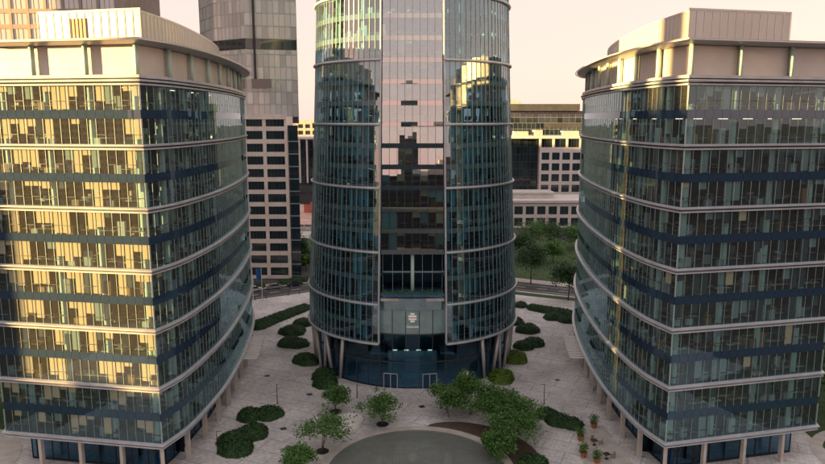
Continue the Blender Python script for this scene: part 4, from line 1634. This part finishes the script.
# ------------------------------------------------------------------ background buildings
def grid_block(name, label, cat, x0, x1, y0, y1, z1, wall, wins, pane_mat, z0=0.0, pier=0.8, sill=1.2, storey=3.6, first=0.6, mull=0, depth=0.35, skip=()):
    """wall with real openings on the side towards the plaza; wins = list of (x0, x1) window bays"""
    r = thing(name, label, cat, ((x0 + x1) / 2, y0, z0))
    b = MB(); b.box(x0, x1, y0 + depth, y1, z0, z1); b.build('wall', wall, r)
    pier_b = MB()
    edges = [x0] + [e for w in wins for e in w] + [x1]
    for a, c in zip(edges[0::2], edges[1::2]):
        if c - a > .02:
            pier_b.box(a, c, y0, y0 + depth - .003, z0, z1)
    zs_ = []
    z = z0 + first
    while z + storey - sill <= z1 - .3:
        zs_.append((z, z + storey - sill))
        z += storey
    ze_ = [z0] + [e for q in zs_ for e in q] + [z1]
    for (a, c) in wins:
        for q0, q1 in zip(ze_[0::2], ze_[1::2]):
            if q1 - q0 > .02:
                pier_b.box(a + .002, c - .002, y0 + .02, y0 + depth - .003, q0, q1)
    pier_b.build('facade_grid', wall, r)
    for (a, c) in wins:
        for (q0, q1) in zs_:
            w = link('window', plate('window', c - a - .02, .06, q1 - q0 - .02, pane_mat), r,
                     ((a + c) / 2 - ORIGIN[r][0], depth - .10, q0 + .01 - z0), (random.gauss(0, .003), 0, random.gauss(0, .004)))
            if mull:
                k = ('mul', round(c - a, 2), round(q1 - q0, 2), mull)
                if k not in CACHE:
                    mb = MB()
                    for j in range(mull + 1):
                        xx = -(c - a) / 2 + (c - a) * j / mull
                        xx = min(max(xx, -(c - a) / 2 + .05), (c - a) / 2 - .05)
                        mb.box(xx - .05, xx + .05, -.07, -.032, .0, q1 - q0 - .02)
                    CACHE[k] = mb.mesh('window_frame', MULL_D)
                fo = bpy.data.objects.new('window_frame', CACHE[k]); COL.objects.link(fo); fo.parent = w
    return r


def curtain(mb_g, mb_m, pts, z0, z1, storey, pw_, sig=.004, skipz=None):
    """a far curtain wall: small separate panes between raised mullions and floor lines"""
    for a, c in zip(pts, pts[1:]):
        a, c = V3(a), V3(c)
        L = math.hypot(*(c - a))
        n = max(1, round(L / pw_))
        z = z0
        while z < z1 - .1:
            zt_ = min(z + storey, z1)
            for j in range(n):
                p, q = a + (c - a) * j / n, a + (c - a) * (j + 1) / n
                jplate(mb_g, p + (q - p) * .04, q - (q - p) * .04, z + .12, zt_ - .12, .08, 0, sig)
            jplate(mb_m, a, c, z - .10, z + .10, .26, 0, 0)
            z += storey
        for j in range(n + 1):
            p = a + (c - a) * j / n
            mb_m.rbox(p[0], p[1], z0, z1, .10, .22, math.atan2(*(c - a)[::-1]))


# stone-grid base and glass shaft of the tower behind, left of centre
wins = [(-47.2, -42.6), (-41.6, -36.4)]
wins = [(-57.6, -53.0), (-52.4, -47.8)] + wins
r = grid_block('stone_tower', 'tall tower behind with cream stone grid base and pale glass shaft', 'office tower', -64, -35.8, 195, 206, 47.0, STONE, wins, DGLASS, storey=3.6, sill=1.25, first=1.0, mull=5)
b = MB(); b.prism([(-35.75, 197), (-32.9, 197), (-37.6, 226), (-40, 226)], 0, 44.5); b.build('dark_glass_flank', DGLASS, r)
b = MB()
for k in range(12):
    b.box(-35.8, -32.85, 196.9, 197.1, 3.6 * k + .2, 3.6 * k + .5)
b.build('flank_floor_lines', MULL, r, kind='stuff')
b = MB(); b.box(-64, -35.7, 194.7, 195.0, 46.2, 47.6); b.build('base_parapet', STONE, r)
shaft = [(-67.0, 222), (-59.2, 210), (-48.4, 203), (-34.2, 207), (-40.5, 232), (-66, 236)]
b = MB(); b.prism([(V3(p) * [1, 1] + np.array([0, .5])).tolist() for p in shaft], 45, 119); b.build('shaft_core', ROOFD, r)
g, m_ = MB(), MB()
for z0, z1 in ((47, 66.4), (69.4, 119)):
    curtain(g, m_, shaft[:5], z0, z1, 3.6, 1.6)
g.build('shaft_panes', PGLASS, r, kind='stuff')
m_.build('shaft_mullions', MULL, r, kind='stuff')
b = MB(); b.prism([tuple(p) for p in offset([V3(p) for p in shaft[::-1]], -0.1)], 66.4, 69.4); b.build('plant_floor_band', DGLASS, r)
for a_, c_ in (((-46.8, 55.3), (-41.2, 57.8)), ((-53, 55.3), (-49.0, 57.8))):
    b = MB(); b.box(a_[0], c_[0], 202.6, 203.2, a_[1], c_[1]); b.build('dark_window', DGLASS, r)
b = MB(); b.box(-46.0, -45.5, 202.4, 203.4, 57.8, 119); b.build('shaft_groove', DARKM, r)

# office tower at the upper left corner
wins = [(-127.5 + 5.4 * j, -127.5 + 5.4 * j + 4.5) for j in range(7)]
grid_block('brown_office_tower', 'grey brown office tower rising behind the gold-lit penthouse', 'office tower', -130, -87.5, 215, 245, 110, pbsdf('brown_grey_stone', (0.30, 0.27, 0.25), rough=0.7, var=0.1, scale=0.4), wins, PGLASS, z0=0, storey=4.6, sill=1.3, first=1.2, mull=3)

# right gap: white grid building with dark glass wing
wins = [(62.4 + 5.0 * j, 62.4 + 5.0 * j + 3.7) for j in range(6)]
r = grid_block('white_grid_building', 'white grid office building beyond the park, beside its dark glass wing', 'office building', 61.4, 93, 330, 350, 33.0, WHITEW, wins, DGLASS, storey=5.2, sill=1.7, first=1.0, mull=2)
g, m_ = MB(), MB()
b = MB(); b.box(40, 61.2, 334, 350, 0, 37); b.build('wing_core', ROOFD, r)
curtain(g, m_, [(40, 333.8), (61.2, 333.8)], 0, 36.6, 3.7, 1.8)
curtain(g, m_, [(61.2, 330.6), (92, 330.6)], 33.0, 37.2, 4.2, 2.5)
g.build('glass_wing_panes', DGLASS, r, kind='stuff')
m_.build('glass_wing_mullions', MULL_D, r, kind='stuff')
b = MB(); b.box(40, 93.4, 329.6, 351, 37.2, 38.3); b.build('roof_slab', WHITEW, r)
for x in (61.6, 68, 74.5, 81, 87.5):
    b = MB(); b.box(x - .5, x + .5, 330, 330.8, 33, 37.2); b.build('top_pier', WHITEW, r)
for x, w, h in ((50, 7, 2.2), (60, 4, 2.8), (74, 8, 2.4), (84, 5, 2.0)):
    b = MB(); b.box(x, x + w, 338, 344, 38.3, 38.3 + h); b.build('roof_plant_room', CONC, r)

# low white building before it
wins = [(34 + 4.9 * j, 34 + 4.9 * j + 3.6) for j in range(10)]
r = grid_block('low_white_building', 'low white building with wide dark windows behind the park trees', 'building', 32, 84, 290, 312, 11.0, WHITEW, wins, DGLASS, storey=5.0, sill=1.5, first=.9, mull=2)
b = MB(); b.box(31.4, 84.6, 289.2, 313, 11.0, 12.0); b.build('roof_slab', WHITEW, r)
b = MB(); b.box(36, 62, 297, 310, 12.0, 14.0); b.build('roof_setback', WHITEW, r)
b = MB(); b.box(35.4, 62.6, 296.4, 310.6, 14.0, 14.6); b.build('setback_roof', CONC, r)

# long glass building with dark roof slab on the skyline, right gap
r = thing('long_glass_building', 'long low glass building with a dark flat roof on the skyline', 'building', (90, 460, 0))
b = MB(); b.box(56, 122, 464, 500, 0, 52); b.build('wall', ROOFD, r)
g, m_ = MB(), MB()
curtain(g, m_, [(56, 463.5), (86, 463.5)], 0, 44, 4.0, 3.0)
curtain(g, m_, [(86, 461.5), (122, 461.5)], 0, 41, 4.0, 3.0)
curtain(g, m_, [(56, 463.8), (122, 463.8)], 44, 51.6, 3.8, 4.2)
g.build('facade_panes', DGLASS, r, kind='stuff')
m_.build('facade_mullions', MULL, r, kind='stuff')
b = MB(); b.box(54, 111, 458, 502, 52, 56.5); b.build('roof_slab', ROOFD, r)
b = MB(); b.box(58, 74, 470, 480, 56.5, 58.6); b.box(66, 70, 470, 480, 58.6, 59.6); b.build('roof_plant_room', CONC, r)

# left gap
wins = [(-89 + 4.4 * j, -89 + 4.4 * j + 3.0) for j in range(8)]
grid_block('far_grey_block', 'far hazy grey block on the skyline, seen past the stone tower', 'building', -92, -50, 430, 450, 46, CONC, wins, DGLASS, storey=4.0, sill=1.6, first=1, mull=0)
r = thing('fin_fronted_building', 'blue glass building with white upright fins behind the red hoarding', 'building', (-60, 362, 0))
b = MB(); b.box(-76, -44, 362, 385, 8, 36); b.build('wall', ROOFD, r)
g, m_ = MB(), MB()
curtain(g, m_, [(-76, 361.8), (-44, 361.8)], 12, 35.4, 4.6, 2.6)
g.build('facade_panes', DGLASS, r, kind='stuff')
m_.build('facade_mullions', MULL_D, r, kind='stuff')
for j in range(9):
    x = -75.6 + 3.9 * j
    b = MB(); b.box(x, x + .8, 360.6, 361.9, 13, 36); b.build('fin', WHITEW, r)
b = MB(); b.box(-76.4, -43.6, 360.2, 386, 36, 37); b.build('roof_slab', WHITEW, r)
b = MB(); b.box(-76.2, -43.8, 361, 385.5, 0, 8.0); b.build('plinth', DGLASS, r)
b = MB(); b.sheet([(-95, 300), (-40, 300), (-44, 358), (-95, 358)], -.05)
struct(b.build('building_yard', PINKG))
r = thing('red_hoarding', 'red and pink site hoarding before the fin fronted building', 'hoarding', (-57, 330, 0))
for j in range(9):
    x = -70 + j * 3.1
    b = MB(); b.box(x, x + 3.0, 340 - j * .2, 340.15 - j * .2, 0, 4.2 if j % 3 else 5.4); b.build('panel', REDW if j > 4 else STONE, r)
r = thing('white_barrier', 'white low barrier wall along the yard beyond the lawn', 'barrier', (-47, 290, 0))
for j in range(12):
    x = -68 + j * 3.0
    b = MB(); b.box(x, x + 2.9, 283, 283.4, -.1, 1.5); b.build('panel', WHITEW, r)
    b = MB(); b.box(x + 1.2, x + 1.6, 282.8, 283, -.1, 2.6); b.build('post', CONC, r)
b = MB(); b.sheet([(-75, 264), (-24, 264), (-30, 282), (-75, 282)], -.04)
struct(b.build('pavement', CONC))

# ------------------------------------------------------------------ city behind and beside the camera, in part invented: mirrored in the glass, and shading the lower floors
def plain_tower(name, label, x0, x1, y0, y1, h, wall, storey=3.6, face=1, pane=None):
    """block with ribbon windows on the side towards the plaza (face: 1 = +Y, 2 = +X)"""
    r = thing(name, label, 'building', ((x0 + x1) / 2, (y0 + y1) / 2, 0))
    b = MB(); b.box(x0, x1, y0, y1, -.1, h); b.build('wall', wall, r)
    g = MB(); c = MB()
    z = 1.5
    while z + 2.2 < h:
        if face == 1:
            n = max(2, round((x1 - x0) / 3.0))
            for j in range(n):
                a = x0 + .4 + (x1 - x0 - .8) * j / n
                g.box(a + .15, a + (x1 - x0 - .8) / n - .15, y1 - .05, y1 + .06, z, z + 2.1)
        else:
            n = max(2, round((y1 - y0) / 3.0))
            for j in range(n):
                a = y0 + .4 + (y1 - y0 - .8) * j / n
                g.box(x1 - .05, x1 + .06, a + .15, a + (y1 - y0 - .8) / n - .15, z, z + 2.1)
        z += storey
    g.build('windows', pane or DGLASS, r, kind='stuff')
    c.box(x0 + (x1 - x0) * .3, x0 + (x1 - x0) * .7, y0 + (y1 - y0) * .3, y0 + (y1 - y0) * .7, h, h + 2.6)
    c.build('roof_plant_room', CONC, r)
    return r


plain_tower('slim_tower', 'slim dark tower mirrored in the middle bay of the glass tower', -9, 4, -330, -310, 74, ROOFD)
plain_tower('city_block', 'city block mirrored low in the glass tower bay', -60, -22, -250, -215, 50, MATTE_D, pane=MATTE_K)
plain_tower('city_block', 'long red city block mirrored in the shaded block glass', 60, 190, -140, -100, 49, REDW)
plain_tower('city_block', 'added dark matte block that darkens the mirror image in the lower floors of the shaded block', 45, 170, -75, -45, 35, MATTE_D, pane=MATTE_K)  # added dark screen before the red block, for darker reflections
plain_tower('city_block', 'white city block mirrored beside the slim tower', 14, 30, -230, -200, 48, WHITEW)
plain_tower('city_block', 'dark block mirrored below the slim tower', -20, 44, -190, -165, 40, MATTE_D, pane=MATTE_K)
plain_tower('city_block', 'broad dark city block mirrored in the shaded block', 150, 210, -30, 30, 36, MATTE_D, face=1, pane=MATTE_K)
plain_tower('city_block', 'dark city block mirrored in the gold-lit block', -170, -90, -150, -110, 36, MATTE_D, pane=MATTE_K)


def sun_block(label, p0, p1, q0, q1, h, tops=()):
    """block square to the low sun, standing out of frame; p across the rays, q towards the sun"""
    ca, sa = math.cos(SUN_A), math.sin(SUN_A)

    def pt(p, q):
        return (-q * ca - p * sa, -q * sa + p * ca)
    c = pt((p0 + p1) / 2, (q0 + q1) / 2)
    r = thing('city_block', label, 'building', (c[0], c[1], 0))
    b = MB(); b.prism([pt(p0, q0), pt(p1, q0), pt(p1, q1), pt(p0, q1)], -.1, h); b.build('wall', CONC, r)
    g = MB()
    z = 1.5
    while z + 2 < h:
        n = max(2, round((p1 - p0) / 3))
        for j in range(n):
            a = p0 + (p1 - p0) * (j + .15) / n
            c_ = p0 + (p1 - p0) * (j + .85) / n
            g.wall(pt(a, q0), pt(c_, q0), z, z + 2.0, .12)
        z += 3.6
    g.build('windows', DGLASS, r, kind='stuff')
    for (a, c_, hh) in tops:
        b = MB(); b.prism([pt(a, q0 + .5), pt(c_, q0 + .5), pt(c_, q1), pt(a, q1)], h + .01, hh); b.build('upper_wall', CONC, r)
    return r


sun_block('low block whose shadow covers the foot of the gold-lit front', 70, 110, 150, 175, 22.4, ((88.5, 91.5, 23.6),))
sun_block('block whose shadow edges the outer end of the gold-lit front', 94.6, 122, 100, 128, 44.2)
sun_block('unseen long block with gapped top, added to keep the shaded office front out of the sun', -90, 86.6, 270, 290, 73.5, ((-90, 69.9, 88), (72.4, 77.4, 88), (79.3, 86.6, 88)))  # invented sun blocker; gaps in its top let thin strips of sun through
sun_block('unseen tall block added to shade the white grid building and the fin fronted one', 262, 400, 250, 275, 66)  # invented sun blocker for the far buildings in both gaps
sun_block('unseen tall block added to shade the street and stone tower behind the gold-lit block', 150, 235, 165, 190, 112)  # invented sun blocker, tall enough to shade the glass shaft too
